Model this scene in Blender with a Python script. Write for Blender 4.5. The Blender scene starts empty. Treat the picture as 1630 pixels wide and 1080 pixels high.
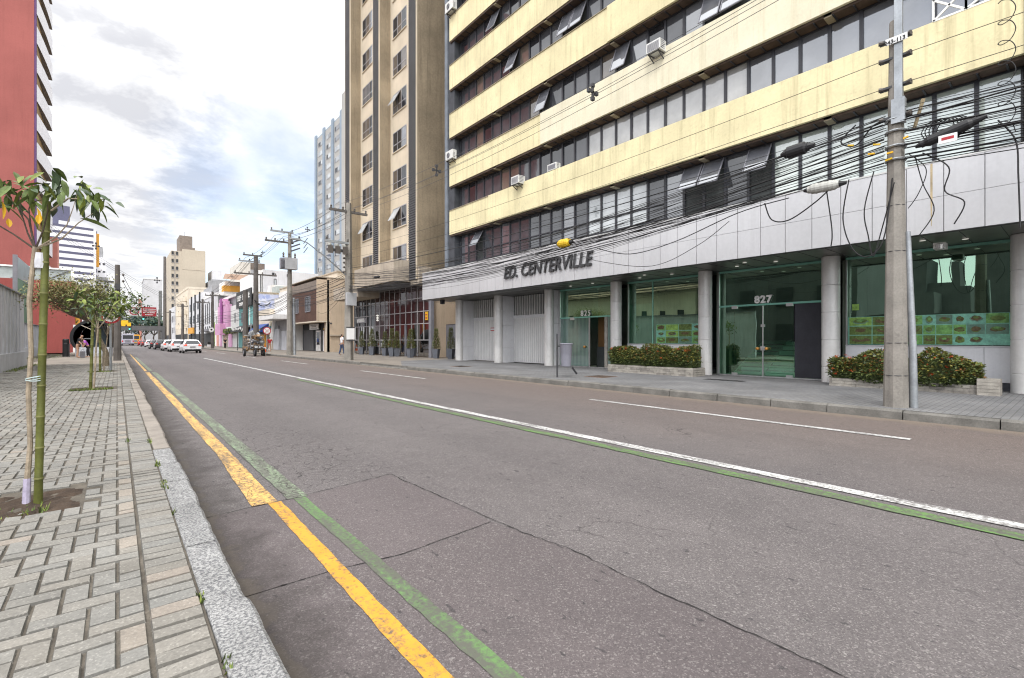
import bpy, math, random
from mathutils import Vector, Matrix
random.seed(7)
rnd = random.uniform
scene = bpy.context.scene
COL = scene.collection
R = math.radians
YAW = R(39.6)

# ------------------------------------------------------------------ materials
M = {}
def new_mat(name):
    m = bpy.data.materials.new(name); m.use_nodes = True
    nt = m.node_tree; nt.nodes.clear()
    out = nt.nodes.new('ShaderNodeOutputMaterial')
    M[name] = m
    return m, nt, out
class N:
    """tiny node helper"""
    def __init__(s, nt): s.nt = nt; s.L = nt.links
    def n(s, t, **kw):
        nd = s.nt.nodes.new(t)
        for k, v in kw.items(): setattr(nd, k, v)
        return nd
    def lk(s, a, b): s.L.new(a, b)
    def put(s, sock, v):
        if hasattr(v, 'node'): s.lk(v, sock)
        else: sock.default_value = v
    def coord(s, kind='Object', scale=(1,1,1), loc=(0,0,0)):
        tc = s.n('ShaderNodeTexCoord'); mp = s.n('ShaderNodeMapping')
        s.lk(tc.outputs[kind], mp.inputs['Vector'])
        mp.inputs['Scale'].default_value = scale; mp.inputs['Location'].default_value = loc
        return mp.outputs['Vector']
    def noise(s, vec, scale=5, detail=3, rough=.55, dist=0):
        nd = s.n('ShaderNodeTexNoise'); s.lk(vec, nd.inputs['Vector'])
        nd.inputs['Scale'].default_value = scale; nd.inputs['Detail'].default_value = detail
        nd.inputs['Roughness'].default_value = rough; nd.inputs['Distortion'].default_value = dist
        return nd.outputs['Fac']
    def voro(s, vec, scale=5, feature='F1', out='Color', rand=1):
        nd = s.n('ShaderNodeTexVoronoi', feature=feature); s.lk(vec, nd.inputs['Vector'])
        nd.inputs['Scale'].default_value = scale; nd.inputs['Randomness'].default_value = rand
        return nd.outputs[out]
    def mr(s, v, a, b, c=0.0, d=1.0, smooth=False):
        nd = s.n('ShaderNodeMapRange'); s.lk(v, nd.inputs['Value'])
        if smooth: nd.interpolation_type = 'SMOOTHSTEP'
        for i, x in zip(('From Min','From Max','To Min','To Max'), (a,b,c,d)): nd.inputs[i].default_value = x
        return nd.outputs['Result']
    def math(s, op, a, b=0.0):
        nd = s.n('ShaderNodeMath', operation=op); s.put(nd.inputs[0], a); s.put(nd.inputs[1], b)
        return nd.outputs[0]
    def mix(s, f, a, b, mode='MIX'):
        nd = s.n('ShaderNodeMix', data_type='RGBA', blend_type=mode)
        s.put(nd.inputs['Factor'], f)
        for i, v in ((6,a),(7,b)):
            if hasattr(v, 'node'): s.lk(v, nd.inputs[i])
            else: nd.inputs[i].default_value = (*v[:3], 1)
        return nd.outputs[2]
    def sep(s, v):
        nd = s.n('ShaderNodeSeparateXYZ'); s.lk(v, nd.inputs[0]); return nd.outputs
    def bump(s, h, strength=.3, dist=.01):
        nd = s.n('ShaderNodeBump'); s.lk(h, nd.inputs['Height'])
        nd.inputs['Strength'].default_value = strength; nd.inputs['Distance'].default_value = dist
        return nd.outputs['Normal']
    def bsdf(s, out, col, rough=.6, metal=0, spec=.4, normal=None, emit=None, emit_s=0):
        b = s.n('ShaderNodeBsdfPrincipled')
        if hasattr(col, 'node'): s.lk(col, b.inputs['Base Color'])
        else: b.inputs['Base Color'].default_value = (*col[:3], 1)
        s.put(b.inputs['Roughness'], rough); s.put(b.inputs['Metallic'], metal)
        b.inputs['Specular IOR Level'].default_value = spec
        if normal: s.lk(normal, b.inputs['Normal'])
        if emit: b.inputs['Emission Color'].default_value = (*emit, 1); b.inputs['Emission Strength'].default_value = emit_s
        s.lk(b.outputs[0], out.inputs[0]); return b

def mat(name, col, rough=.65, var=.18, scale=1.5, fine=25, bump=.15, streak=0, metal=0, spec=.35, dirt=0, scol=None):
    """generic weathered surface: two scales of mottling, optional vertical run-off streaks, fine bump"""
    m, nt, out = new_mat(name); h = N(nt)
    v = h.coord()
    a = h.noise(v, scale, 4); b = h.noise(v, fine, 2)
    f = h.mr(a, .3, .7, 1-var, 1+var*.6)
    f2 = h.mr(b, .3, .7, 1-var*.35, 1+var*.3)
    f = h.math('MULTIPLY', f, f2)
    c = h.mix(1.0, col, (0,0,0)); 
    rgb = h.n('ShaderNodeRGB'); rgb.outputs[0].default_value = (*col, 1)
    hs = h.n('ShaderNodeHueSaturation'); h.lk(rgb.outputs[0], hs.inputs['Color']); h.lk(f, hs.inputs['Value'])
    c = hs.outputs[0]
    if streak:
        sv = h.coord(scale=(3.1,3.1,.16))
        sn = h.noise(sv, 1.6, 4, .7)
        sf = h.mr(sn, .50, .74, 0, streak)
        c = h.mix(sf, c, scol or tuple(x*.35 for x in col))
    if dirt:
        dn = h.noise(v, scale*4, 5, .7)
        c = h.mix(h.mr(dn, .55, .75, 0, dirt), c, tuple(x*.3 for x in col))
    nm = h.bump(b, bump, .01) if bump else None
    h.bsdf(out, c, rough, metal, spec, nm)
    return m

def pane_mat(name, col, gloss=.3, stripes=0, rough=.03, col2=None, patch=0):
    """window pane: what is behind the glass (on the lobby a painted reflection) as a diffuse base under a mirror coat"""
    m, nt, out = new_mat(name); h = N(nt)
    v = h.coord()
    c = h.mix(h.mr(h.noise(v, 1.1, 3), .35, .65), tuple(x*.75 for x in col), tuple(min(1,x*1.2) for x in col))
    if stripes:
        w = h.n('ShaderNodeTexWave', bands_direction='Y'); h.lk(v, w.inputs['Vector']); w.inputs['Scale'].default_value = stripes
        w.inputs['Distortion'].default_value = .6
        c = h.mix(h.mr(w.outputs['Fac'], .2, .8, 0, .55), c, col2 or tuple(x*.3 for x in col))
    d = h.n('ShaderNodeBsdfDiffuse'); h.lk(c, d.inputs[0])
    g = h.n('ShaderNodeBsdfGlossy'); g.inputs['Roughness'].default_value = rough; g.inputs['Color'].default_value = (.95,.97,1,1)
    lw = h.n('ShaderNodeLayerWeight'); lw.inputs['Blend'].default_value = .35
    # slightly wavy float glass
    nb = h.bump(h.noise(v, 1.3, 1), .06, .04); h.lk(nb, g.inputs['Normal'])
    fac = h.mr(lw.outputs['Facing'], 0, 1, gloss, min(1, gloss*1.35+.05))
    ms = h.n('ShaderNodeMixShader'); h.lk(fac, ms.inputs[0]); h.lk(d.outputs[0], ms.inputs[1]); h.lk(g.outputs[0], ms.inputs[2])
    h.lk(ms.outputs[0], out.inputs[0])
    return m

def clear_glass(name, tint, gloss=.2):
    m, nt, out = new_mat(name); h = N(nt)
    t = h.n('ShaderNodeBsdfTransparent'); t.inputs[0].default_value = (*tint, 1)
    g = h.n('ShaderNodeBsdfGlossy'); g.inputs['Roughness'].default_value = .0
    g.inputs['Color'].default_value = (.58,.88,.68,1) if 'shop' in name else (.9,.9,.9,1)
    nb = h.bump(h.noise(h.coord(), .9, 1), .04, .05); h.lk(nb, g.inputs['Normal'])
    lw = h.n('ShaderNodeLayerWeight'); lw.inputs['Blend'].default_value = .3
    fac = h.mr(lw.outputs['Facing'], 0, 1, gloss, min(1, gloss+.5))
    ms = h.n('ShaderNodeMixShader'); h.lk(fac, ms.inputs[0]); h.lk(t.outputs[0], ms.inputs[1]); h.lk(g.outputs[0], ms.inputs[2])
    h.lk(ms.outputs[0], out.inputs[0]); return m

def paint(name, col, rough=.25, metal=0):
    m, nt, out = new_mat(name); h = N(nt)
    b = h.bsdf(out, h.mix(h.mr(h.noise(h.coord(), 6, 3), .3, .7), tuple(x*.88 for x in col), col), rough, metal, .5)
    b.inputs['Coat Weight'].default_value = .6; b.inputs['Coat Roughness'].default_value = .08
    return m

# asphalt -----------------------------------------------------------
def asphalt(name, c0, c1, rightlane=True, cracks=True, speck=.5):
    m, nt, out = new_mat(name); h = N(nt)
    v = h.coord(); X, Y, Z = h.sep(v)[:3]
    big = h.noise(v, .35, 5, .6); med = h.noise(v, 3.5, 4, .6)
    lane = h.noise(h.coord(scale=(1.1,.05,1)), 1.0, 4, .6)
    f = h.math('ADD', h.math('MULTIPLY', h.mr(big,.3,.7), .45), h.math('MULTIPLY', h.mr(med,.3,.7), .25))
    f = h.math('ADD', f, h.math('MULTIPLY', h.mr(lane,.3,.7), .3))
    c = h.mix(f, c0, c1)
    # polished wheel tracks and darker oil line between them
    wt = h.n('ShaderNodeMath', operation='SINE'); h.lk(h.math('MULTIPLY', X, 3.7), wt.inputs[0])
    c = h.mix(h.math('MULTIPLY', h.mr(wt.outputs[0], -.2, 1, 0, .30, True), h.mr(lane, .35, .65)), c, (.060,.054,.057))
    if rightlane:
        br = h.math('ADD', X, h.mr(big, 0, 1, -1.5, 1.5))
        c = h.mix(h.mr(br, 4.6, 10.2, 0, .85, True), c, (.130,.101,.089))
    # aggregate: random bright and dark stones, coarse enough to show near the camera
    s1 = h.n('ShaderNodeSeparateColor'); h.lk(h.voro(v, 170), s1.inputs[0])
    s2 = h.n('ShaderNodeSeparateColor'); h.lk(h.voro(v, 95), s2.inputs[0])
    c = h.mix(h.mr(s1.outputs[0], .78, 1.0, 0, speck), c, (.36,.33,.32))
    c = h.mix(h.mr(s1.outputs[1], .62, 1.0, 0, speck*1.2), c, (.02,.019,.021))
    c = h.mix(h.mr(s2.outputs[0], .9, 1.0, 0, speck*.8), c, (.40,.38,.36))
    c = h.mix(h.mr(s2.outputs[1], .9, 1.0, 0, speck*.9), c, (.026,.024,.026))
    c = h.mix(h.mr(h.noise(h.coord(scale=(1,.5,1)), .8, 6, .7, .6), .54, .76, 0, .38), c, (.062,.056,.057))
    # tar spots elongated along the lane
    sp = h.noise(h.coord(scale=(9,4,1)), 1.7, 3, .55)
    c = h.mix(h.mr(sp, .655, .70, 0, .6), c, (.022,.021,.024))
    if cracks:
        dv = h.n('ShaderNodeVectorMath', operation='ADD'); h.lk(v, dv.inputs[0])
        nn = h.n('ShaderNodeTexNoise'); h.lk(v, nn.inputs['Vector']); nn.inputs['Scale'].default_value = 5
        sc = h.n('ShaderNodeVectorMath', operation='SCALE'); h.lk(nn.outputs['Color'], sc.inputs[0]); sc.inputs['Scale'].default_value = .16
        h.lk(sc.outputs[0], dv.inputs[1])
        e = h.voro(dv.outputs[0], 6.5, 'DISTANCE_TO_EDGE', 'Distance')
        e2 = h.voro(dv.outputs[0], 1.1, 'DISTANCE_TO_EDGE', 'Distance')
        mx = h.math('MULTIPLY', h.mr(X, .9, 1.2), h.mr(X, 2.0, 2.7, 1, 0))
        my = h.math('MULTIPLY', h.mr(Y, 4.5, 4.8), h.mr(Y, 7.5, 12, 1, 0))
        msk = h.math('MULTIPLY', h.math('MULTIPLY', mx, my), h.mr(med, .38, .6))
        c = h.mix(h.math('MULTIPLY', h.mr(e, .01, .045, 1, 0), msk), c, (.02,.018,.018))
        c = h.mix(h.math('MULTIPLY', h.mr(e2, .0, .008, .75, 0), h.mr(big, .5, .62)), c, (.024,.022,.022))
    # damp dirt by the gutters
    g1 = h.math('ADD', X, h.mr(med, .2, .8, -.22, .22))
    c = h.mix(h.mr(g1, .5, 1.0, .72, 0, True), c, (.028,.024,.022))
    c = h.mix(h.math('MULTIPLY', h.mr(g1, .52, .62, .9, 0), h.mr(med,.35,.6)), c, (.12,.10,.075))
    c = h.mix(h.mr(g1, 10.15, 10.5, 0, .6), c, (.20,.16,.12))
    hgt = h.math('ADD', s1.outputs[2], h.math('MULTIPLY', med, 1.5))
    h.bsdf(out, c, .82, 0, .3, h.bump(hgt, .55, .006))
    return m
asphalt('asphalt', (.086,.077,.078), (.142,.128,.128), speck=.38)
asphalt('asphalt_patch', (.090,.076,.078), (.124,.106,.108), False, False, .26)
asphalt('asphalt_patch_dark', (.083,.071,.073), (.116,.099,.100), False, False, .30)

def road_paint(name, col, wear=.35, crack=0):
    """worn thermoplastic: chips show asphalt"""
    m, nt, out = new_mat(name); h = N(nt)
    v = h.coord()
    n1 = h.noise(v, 28, 4, .75); n2 = h.noise(h.coord(scale=(6,.8,1)), 2, 3, .6)
    s1 = h.n('ShaderNodeSeparateColor'); h.lk(h.voro(v, 70), s1.inputs[0])
    w = h.math('ADD', h.math('MULTIPLY', n1, .6), h.math('MULTIPLY', n2, .4))
    f = h.mr(w, .62-wear*.42, .72-wear*.32, 0, 1)
    c = h.mix(h.mr(h.noise(v, 3, 3), .3, .7), tuple(x*.82 for x in col), col)
    c = h.mix(h.math('MULTIPLY', f, .88), c, (.09,.08,.078))
    c = h.mix(h.mr(s1.outputs[0], .92, 1, 0, .6), c, (.05,.045,.04))
    if crack:
        dv = h.n('ShaderNodeVectorMath', operation='ADD'); h.lk(v, dv.inputs[0])
        nn = h.n('ShaderNodeTexNoise'); h.lk(v, nn.inputs['Vector']); nn.inputs['Scale'].default_value = 7
        sc = h.n('ShaderNodeVectorMath', operation='SCALE'); h.lk(nn.outputs['Color'], sc.inputs[0]); sc.inputs['Scale'].default_value = .14
        h.lk(sc.outputs[0], dv.inputs[1])
        e = h.voro(dv.outputs[0], 9, 'DISTANCE_TO_EDGE', 'Distance')
        Y = h.sep(v)[1]
        c = h.mix(h.math('MULTIPLY', h.mr(e, .012, .05, crack, 0), h.mr(Y, 7, 12, 1, 0)), c, (.03,.026,.022))
    h.bsdf(out, c, .7, 0, .3, h.bump(n1, .3, .004))
    return m
road_paint('paint_yellow', (.56,.285,.035), .32)
road_paint('paint_yellow_old', (.66,.40,.12), .42, .7)
road_paint('paint_green', (.115,.225,.075), .58)
road_paint('paint_green_old', (.26,.36,.22), .60, .9)
road_paint('paint_white', (.64,.64,.63), .46)
road_paint('paint_green_line', (.12,.25,.065), .58)

def attr_mat(name, rough=.85, bump=.5, scale=60, speck=.3):
    m, nt, out = new_mat(name); h = N(nt)
    v = h.coord()
    at = h.n('ShaderNodeAttribute', attribute_name='Col')
    n1 = h.noise(v, scale, 3, .65); n2 = h.noise(v, 1.3, 4, .6)
    s1 = h.n('ShaderNodeSeparateColor'); h.lk(h.voro(v, 130), s1.inputs[0])
    hs = h.n('ShaderNodeHueSaturation'); h.lk(at.outputs['Color'], hs.inputs['Color'])
    h.lk(h.math('MULTIPLY', h.mr(n1, .3, .7, .85, 1.12), h.mr(n2, .3, .7, .78, 1.12)), hs.inputs['Value'])
    st = h.noise(v, .75, 6, .68, .5)
    hc = h.mix(h.mr(st, .52, .70, 0, .5), hs.outputs[0], (.085,.078,.068))
    gm = h.noise(v, 6, 5, .7)
    hc = h.mix(h.mr(gm, .60, .75, 0, .45), hc, (.10,.09,.075))
    c = h.mix(h.mr(s1.outputs[0], .8, 1, 0, speck), hc, (.10,.095,.09))
    c = h.mix(h.mr(s1.outputs[1], .86, 1, 0, speck), c, (.46,.44,.40))
    h.bsdf(out, c, rough, 0, .25, h.bump(n1, bump, .004))
    return m
attr_mat('paver')

def granite(name, a, b, scale=55):
    m, nt, out = new_mat(name); h = N(nt); v = h.coord()
    n1 = h.noise(v, scale, 5, .75); n2 = h.noise(v, 2.2, 4)
    c = h.mix(h.mr(n1, .42, .58), a, b)
    hs = h.n('ShaderNodeHueSaturation'); h.lk(c, hs.inputs['Color']); h.lk(h.mr(n2, .3, .7, .75, 1.1), hs.inputs['Value'])
    h.bsdf(out, hs.outputs[0], .9, 0, .2, h.bump(n1, .8, .008)); return m
granite('kerb_granite', (.115,.115,.122), (.36,.36,.355), 70)
mat('kerb_concrete', (.24,.215,.19), .9, .3, 3, 40, .4, dirt=.4)
mat('kerb_right', (.155,.148,.135), .9, .35, 3, 40, .4, dirt=.55)

def slab_mat(name, a, b, bw, bh, mortar, mcol, wall=False):
    m, nt, out = new_mat(name); h = N(nt); v = h.coord()
    if wall:
        q = h.sep(v); cbv = h.n('ShaderNodeCombineXYZ'); h.lk(h.math('ADD', q[0], q[1]), cbv.inputs[0]); h.lk(q[2], cbv.inputs[1]); v = cbv.outputs[0]
    bt = h.n('ShaderNodeTexBrick'); h.lk(v, bt.inputs['Vector'])
    bt.inputs['Scale'].default_value = 1; bt.inputs['Brick Width'].default_value = bw; bt.inputs['Row Height'].default_value = bh
    bt.inputs['Mortar Size'].default_value = mortar
    bt.inputs['Color1'].default_value = (*a,1); bt.inputs['Color2'].default_value = (*b,1); bt.inputs['Mortar'].default_value = (*mcol,1)
    n1 = h.noise(v, .8, 5, .65); n2 = h.noise(v, 30, 3)
    hs = h.n('ShaderNodeHueSaturation'); h.lk(bt.outputs['Color'], hs.inputs['Color'])
    h.lk(h.math('MULTIPLY', h.mr(n1, .3, .7, .7, 1.15), h.mr(n2, .3, .7, .88, 1.1)), hs.inputs['Value'])
    h.bsdf(out, hs.outputs[0], .9, 0, .2, h.bump(n2, .3, .004)); return m
slab_mat('sidewalk_grey', (.165,.166,.172), (.190,.189,.190), .2, .1, .007, (.115,.113,.112))
slab_mat('sidewalk_far', (.24,.215,.185), (.215,.19,.165), 2.2, 2.0, .012, (.15,.13,.11))
slab_mat('brick_wall', (.12,.062,.048), (.095,.05,.04), .24, .075, .008, (.10,.075,.06), True)
mat('stone_brick', (.36,.335,.295), .9, .3, 5, 40, .4, dirt=.4); mat('stone_brick_dark', (.26,.24,.215), .9, .35, 5, 40, .4, dirt=.4)
mat('ground_earth', (.16,.15,.13), .95, .3, .2, 8)
mat('soil', (.055,.038,.027), 1, .45, 9, 60, 1.0, dirt=.5)
mat('joint_dust', (.105,.092,.075), 1, .4, 6, 60, .6)
mat('grass', (.09,.125,.035), .8, .4, 5, 40)
mat('leaf_green', (.115,.165,.042), .5, .4, 6, 40, 0); mat('leaf_dark', (.058,.090,.046), .42, .35, 6, 40, 0)
mat('leaf_light', (.17,.21,.035), .5, .35, 6, 40, 0); mat('leaf_yellow', (.62,.36,.02), .5, .2, 6, 40, 0)
mat('leaf_olive', (.21,.205,.075), .6, .35, 6, 40, 0); mat('leaf_olive_dark', (.13,.125,.05), .6, .35, 6, 40, 0)
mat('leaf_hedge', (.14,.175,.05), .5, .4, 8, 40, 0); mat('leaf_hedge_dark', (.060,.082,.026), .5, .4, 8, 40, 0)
mat('leaf_hedge_yellow', (.21,.19,.04), .5, .3, 8, 40, 0); mat('flower_red', (.52,.085,.022), .5, .2, 8, 40, 0); mat('leaf_bronze', (.22,.095,.03), .5, .3, 8, 40, 0)
mat('leaf_teal', (.03,.065,.055), .6, .3, 1, 10, 0)
mat('bark', (.19,.155,.11), .9, .35, 12, 60, .6); mat('bark_dark', (.085,.065,.05), .9, .35, 9, 50, .6)
mat('bark_pale', (.33,.27,.20), .9, .35, 14, 60, .4); mat('trunk_paint', (.42,.38,.50), .8, .2, 12, 50)
mat('bamboo', (.115,.125,.030), .5, .35, 7, 40, .1, dirt=.45); mat('bamboo_node', (.20,.20,.075), .6, .2, 8, 40)
mat('twine', (.45,.55,.55), .6, .2); mat('tape', (.60,.60,.64), .45, .2, 20)
# facades
mat('yellow_render', (.695,.62,.385), .85, .14, .9, 14, .06, .62, dirt=.3, scol=(.38,.33,.19))
mat('cream_render', (.69,.64,.485), .85, .12, .8, 14, .06, .32, dirt=.18, scol=(.34,.28,.15))
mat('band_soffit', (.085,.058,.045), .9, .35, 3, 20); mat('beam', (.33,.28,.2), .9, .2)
mat('frame_dark', (.035,.036,.044), .4, .2); mat('pier_dark', (.058,.062,.072), .7, .3, 2, 30, .2, .3)
mat('pier_blue', (.16,.18,.21), .7, .2, 2, 30, .2, .3)
mat('granite_dark', (.085,.085,.085), .8, .5, 6, 60, .4, .3)
mat('fascia_metal', (.54,.54,.555), .42, .09, .5, 10, .05, .30, .25, .4, scol=(.40,.40,.41)); mat('joint_dark', (.10,.10,.105), .7, .2)
mat('rust_run', (.50,.40,.25), .7, .35, 3, 20, 0, .5)
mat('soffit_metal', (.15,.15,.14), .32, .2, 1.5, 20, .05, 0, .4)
mat('column_metal', (.63,.62,.61), .34, .12, 1.2, 14, .03, .2, .15)
mat('white_panel', (.70,.70,.72), .5, .08, 1, 16, .05, .15)
mat('white_garage', (.74,.73,.72), .6, .1, 1, 16, .05, .25); mat('slat_grey', (.56,.56,.55), .5, .15)
mat('lettering', (.045,.045,.048), .5, .3); mat('number_white', (.82,.82,.80), .5, .1); mat('brass', (.55,.27,.07), .35, .15, metal=.6)
mat('interior_wall', (.17,.20,.16), .9, .2); mat('interior_dark', (.05,.055,.055), .9, .3); mat('interior_tile', (.78,.86,.66), .5, .1); mat('interior_brown', (.16,.085,.03), .8, .2)
mat('board_black', (.03,.03,.038), .6, .25, 2, 20); mat('chrome', (.62,.62,.62), .28, .1, metal=.7); mat('glass_edge', (.22,.50,.40), .2, .1)
clear_glass('shop_glass', (.30,.66,.54), .40); clear_glass('lobby_glass', (.30,.28,.27), .16)
pane_mat('frosted_glass', (.10,.17,.145), .20, 1.3, .06, (.15,.25,.21))
pane_mat('shop_glass_dark', (.012,.028,.026), .34)
pane_mat('pane_grey', (.115,.12,.135), .17); pane_mat('pane_dark', (.026,.027,.032), .08); pane_mat('pane_blind', (.40,.40,.40), .12, 11); pane_mat('pane_smoke', (.062,.064,.072), .07)
pane_mat('pane_pale', (.40,.42,.43), .15); pane_mat('pane_mint', (.47,.52,.48), .18); pane_mat('pane_red_reflection', (.040,.020,.021), .07); pane_mat('pane_far', (.12,.135,.15), .3); pane_mat('pane_curtain', (.15,.125,.105), .10, 7)  # lobby panes: red tower's reflection painted into the maroon base colour
mat('tower_brown', (.30,.242,.168), .9, .30, .35, 8, .15, .5); mat('tower_cream', (.60,.515,.395), .9, .13, .6, 12, .1, .18)
mat('louver', (.115,.113,.118), .6, .2); mat('louver_back', (.03,.03,.034), .9, .1); mat('concrete_canopy', (.42,.36,.29), .9, .2, .8, 14, .2, .4)
mat('frame_grey', (.20,.20,.225), .5, .15); mat('frame_light', (.33,.32,.33), .5, .15)
mat('beige_wall', (.55,.44,.33), .9, .14, .5, 12, .15, .3); mat('cream_wall', (.62,.55,.45), .9, .14, .5, 12, .15, .28); mat('white_wall', (.70,.69,.68), .85, .12, .5, 12, .1, .32)
mat('grey_wall', (.30,.30,.31), .9, .2, .5, 12, .15, .35); mat('dark_wall', (.105,.105,.11), .9, .2, .5, 12, .15, .3); mat('pale_wall', (.56,.56,.58), .9, .12, .3, 12, .1, .25)
mat('blue_fin', (.23,.28,.34), .9, .1, .2, 6, .1, .2); mat('grey_beige', (.36,.35,.335), .9, .12, .2, 6, .1, .25); mat('blue_grey_wall', (.27,.32,.37), .9, .1, .2, 6, .1, .2); mat('pale_beige', (.54,.51,.46), .9, .1, .2, 6, .1, .2)
mat('sand_wall', (.44,.385,.31), .9, .1, .1, 3, .1, .15); mat('brown_block', (.20,.165,.14), .9, .2)
mat('red_wall', (.33,.105,.094), .9, .13, .3, 8, .1, .15); mat('red_wall_low', (.28,.07,.062), .9, .14, .3, 8, .1, .2); mat('orange_wall', (.60,.30,.055), .85, .15); mat('pink_wall', (.62,.34,.52), .85, .14); mat('magenta', (.33,.10,.30), .85, .15)
mat('purple_edge', (.12,.06,.16), .8, .15); mat('teal_wall', (.15,.36,.36), .85, .2, 1, 10); mat('balcony_white', (.72,.72,.76), .7, .06); mat('balcony_wall', (.26,.17,.07), .9, .2); mat('balcony_soffit', (.15,.125,.10), .9, .2); mat('salmon', (.56,.26,.22), .85, .1)
mat('awning_blue', (.02,.06,.24), .7, .2); mat('black_sign', (.02,.021,.024), .6, .2); mat('green_wall', (.28,.38,.10), .85, .15)
mat('stripe_dark', (.10,.10,.16), .6, .1); mat('roof_tile', (.26,.17,.12), .9, .3); mat('roof_metal', (.38,.42,.42), .5, .2); mat('shop_dark', (.035,.038,.042), .7, .3)
mat('fence_grey', (.50,.51,.545), .85, .14, 1.2, 14, .15, .45); mat('fence_cap', (.40,.40,.41), .9, .2)
mat('green_panel', (.075,.18,.10), .5, .2, .8); mat('ad_glass', (.13,.19,.23), .3, .35, 1.2)
# street things
mat('pole_concrete', (.255,.237,.212), .92, .28, 2.2, 30, .35, .5, dirt=.5); mat('pole_dark', (.12,.108,.10), .92, .25, 2, 30, .3, .3); mat('galvanised', (.34,.36,.38), .42, .25, 3, 30, .1, .2, .5)
mat('cable_black', (.018,.018,.020), .55, .2, bump=0); mat('cable_grey', (.10,.10,.11), .55, .2, bump=0); mat('insulator', (.10,.088,.08), .4, .2); mat('closure_grey', (.42,.42,.39), .6, .2); mat('closure_yellow', (.62,.40,.02), .5, .2); mat('closure_black', (.022,.022,.024), .5, .2)
mat('transformer', (.38,.385,.40), .5, .15); mat('steel_dark', (.07,.07,.075), .5, .2, metal=.3)
mat('bin_plastic', (.22,.22,.26), .5, .15); mat('bin_black', (.018,.018,.02), .5, .2); mat('pot_grey', (.13,.14,.165), .6, .2); mat('rubber', (.02,.02,.021), .85, .2); mat('ac_white', (.62,.62,.60), .5, .12, 2, 20, 0, .3)
mat('sign_red', (.40,.03,.04), .5, .1); mat('sign_white', (.78,.78,.78), .5, .08); mat('sign_black', (.02,.02,.02), .5, .1); mat('sign_yellow', (.75,.42,.02), .5, .1); mat('cone_orange', (.70,.13,.03), .6, .1)
paint('car_white', (.78,.78,.80)); paint('car_black', (.02,.02,.024)); paint('car_grey', (.055,.05,.055)); paint('car_maroon', (.16,.02,.03)); paint('car_red', (.38,.02,.025)); paint('bus_silver', (.42,.42,.50)); paint('bus_orange', (.75,.36,.03))
pane_mat('car_glass', (.018,.02,.022), .035); mat('tail_light', (.55,.03,.02), .25, .15)
m, nt, out = new_mat('brake_light'); N(nt).bsdf(out, (.6,.05,.02), .3, emit=(1,.12,.03), emit_s=.25)
m, nt, out = new_mat('signal_green'); N(nt).bsdf(out, (.1,.6,.5), .3, emit=(.1,1,.75), emit_s=2.0)
m, nt, out = new_mat('beacon'); N(nt).bsdf(out, (.8,.3,.02), .3, emit=(1,.4,.02), emit_s=1.2)
m, nt, out = new_mat('lamp_disc'); N(nt).bsdf(out, (.8,.8,.75), .3, emit=(1,.95,.85), emit_s=.5)
mat('skin', (.42,.25,.17), .6, .08); mat('skin_dark', (.20,.11,.07), .6, .08); mat('hair', (.02,.016,.014), .6, .2); mat('cloth_red', (.50,.03,.045), .9, .12); mat('cloth_black', (.018,.018,.021), .9, .2); mat('cloth_white', (.72,.72,.74), .9, .08); mat('cloth_purple', (.42,.12,.52), .9, .15); mat('cloth_blue', (.05,.07,.13), .9, .15)
mat('cardboard', (.30,.20,.12), .9, .3, 4); mat('junk_metal', (.24,.20,.17), .7, .4, 5); mat('plastic_sack', (.33,.34,.35), .4, .3, 4); mat('wood', (.27,.17,.09), .8, .3, 6)
mat('poster_green', (.17,.38,.11), .5, .45, 9); mat('poster_mint', (.20,.47,.36), .5, .3, 8); mat('poster_brown', (.12,.085,.04), .5, .45, 14); mat('poster_olive', (.12,.18,.045), .5, .5, 12); mat('poster_grey', (.13,.24,.18), .5, .3, 6); mat('poster_lime', (.26,.45,.10), .5, .4, 9)
mat('rust_cover', (.19,.12,.085), .9, .3, 6); mat('drain_dark', (.03,.03,.03), .9, .3)
mat('crack', (.022,.02,.02), 1, .3)
# graffiti-like blue mural
m, nt, out = new_mat('mural'); h = N(nt); v = h.coord()
s1 = h.n('ShaderNodeSeparateColor'); h.lk(h.voro(v, 2.2), s1.inputs[0])
h.bsdf(out, h.mix(s1.outputs[0], (.24,.30,.55), (.55,.58,.66)), .8)
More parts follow.
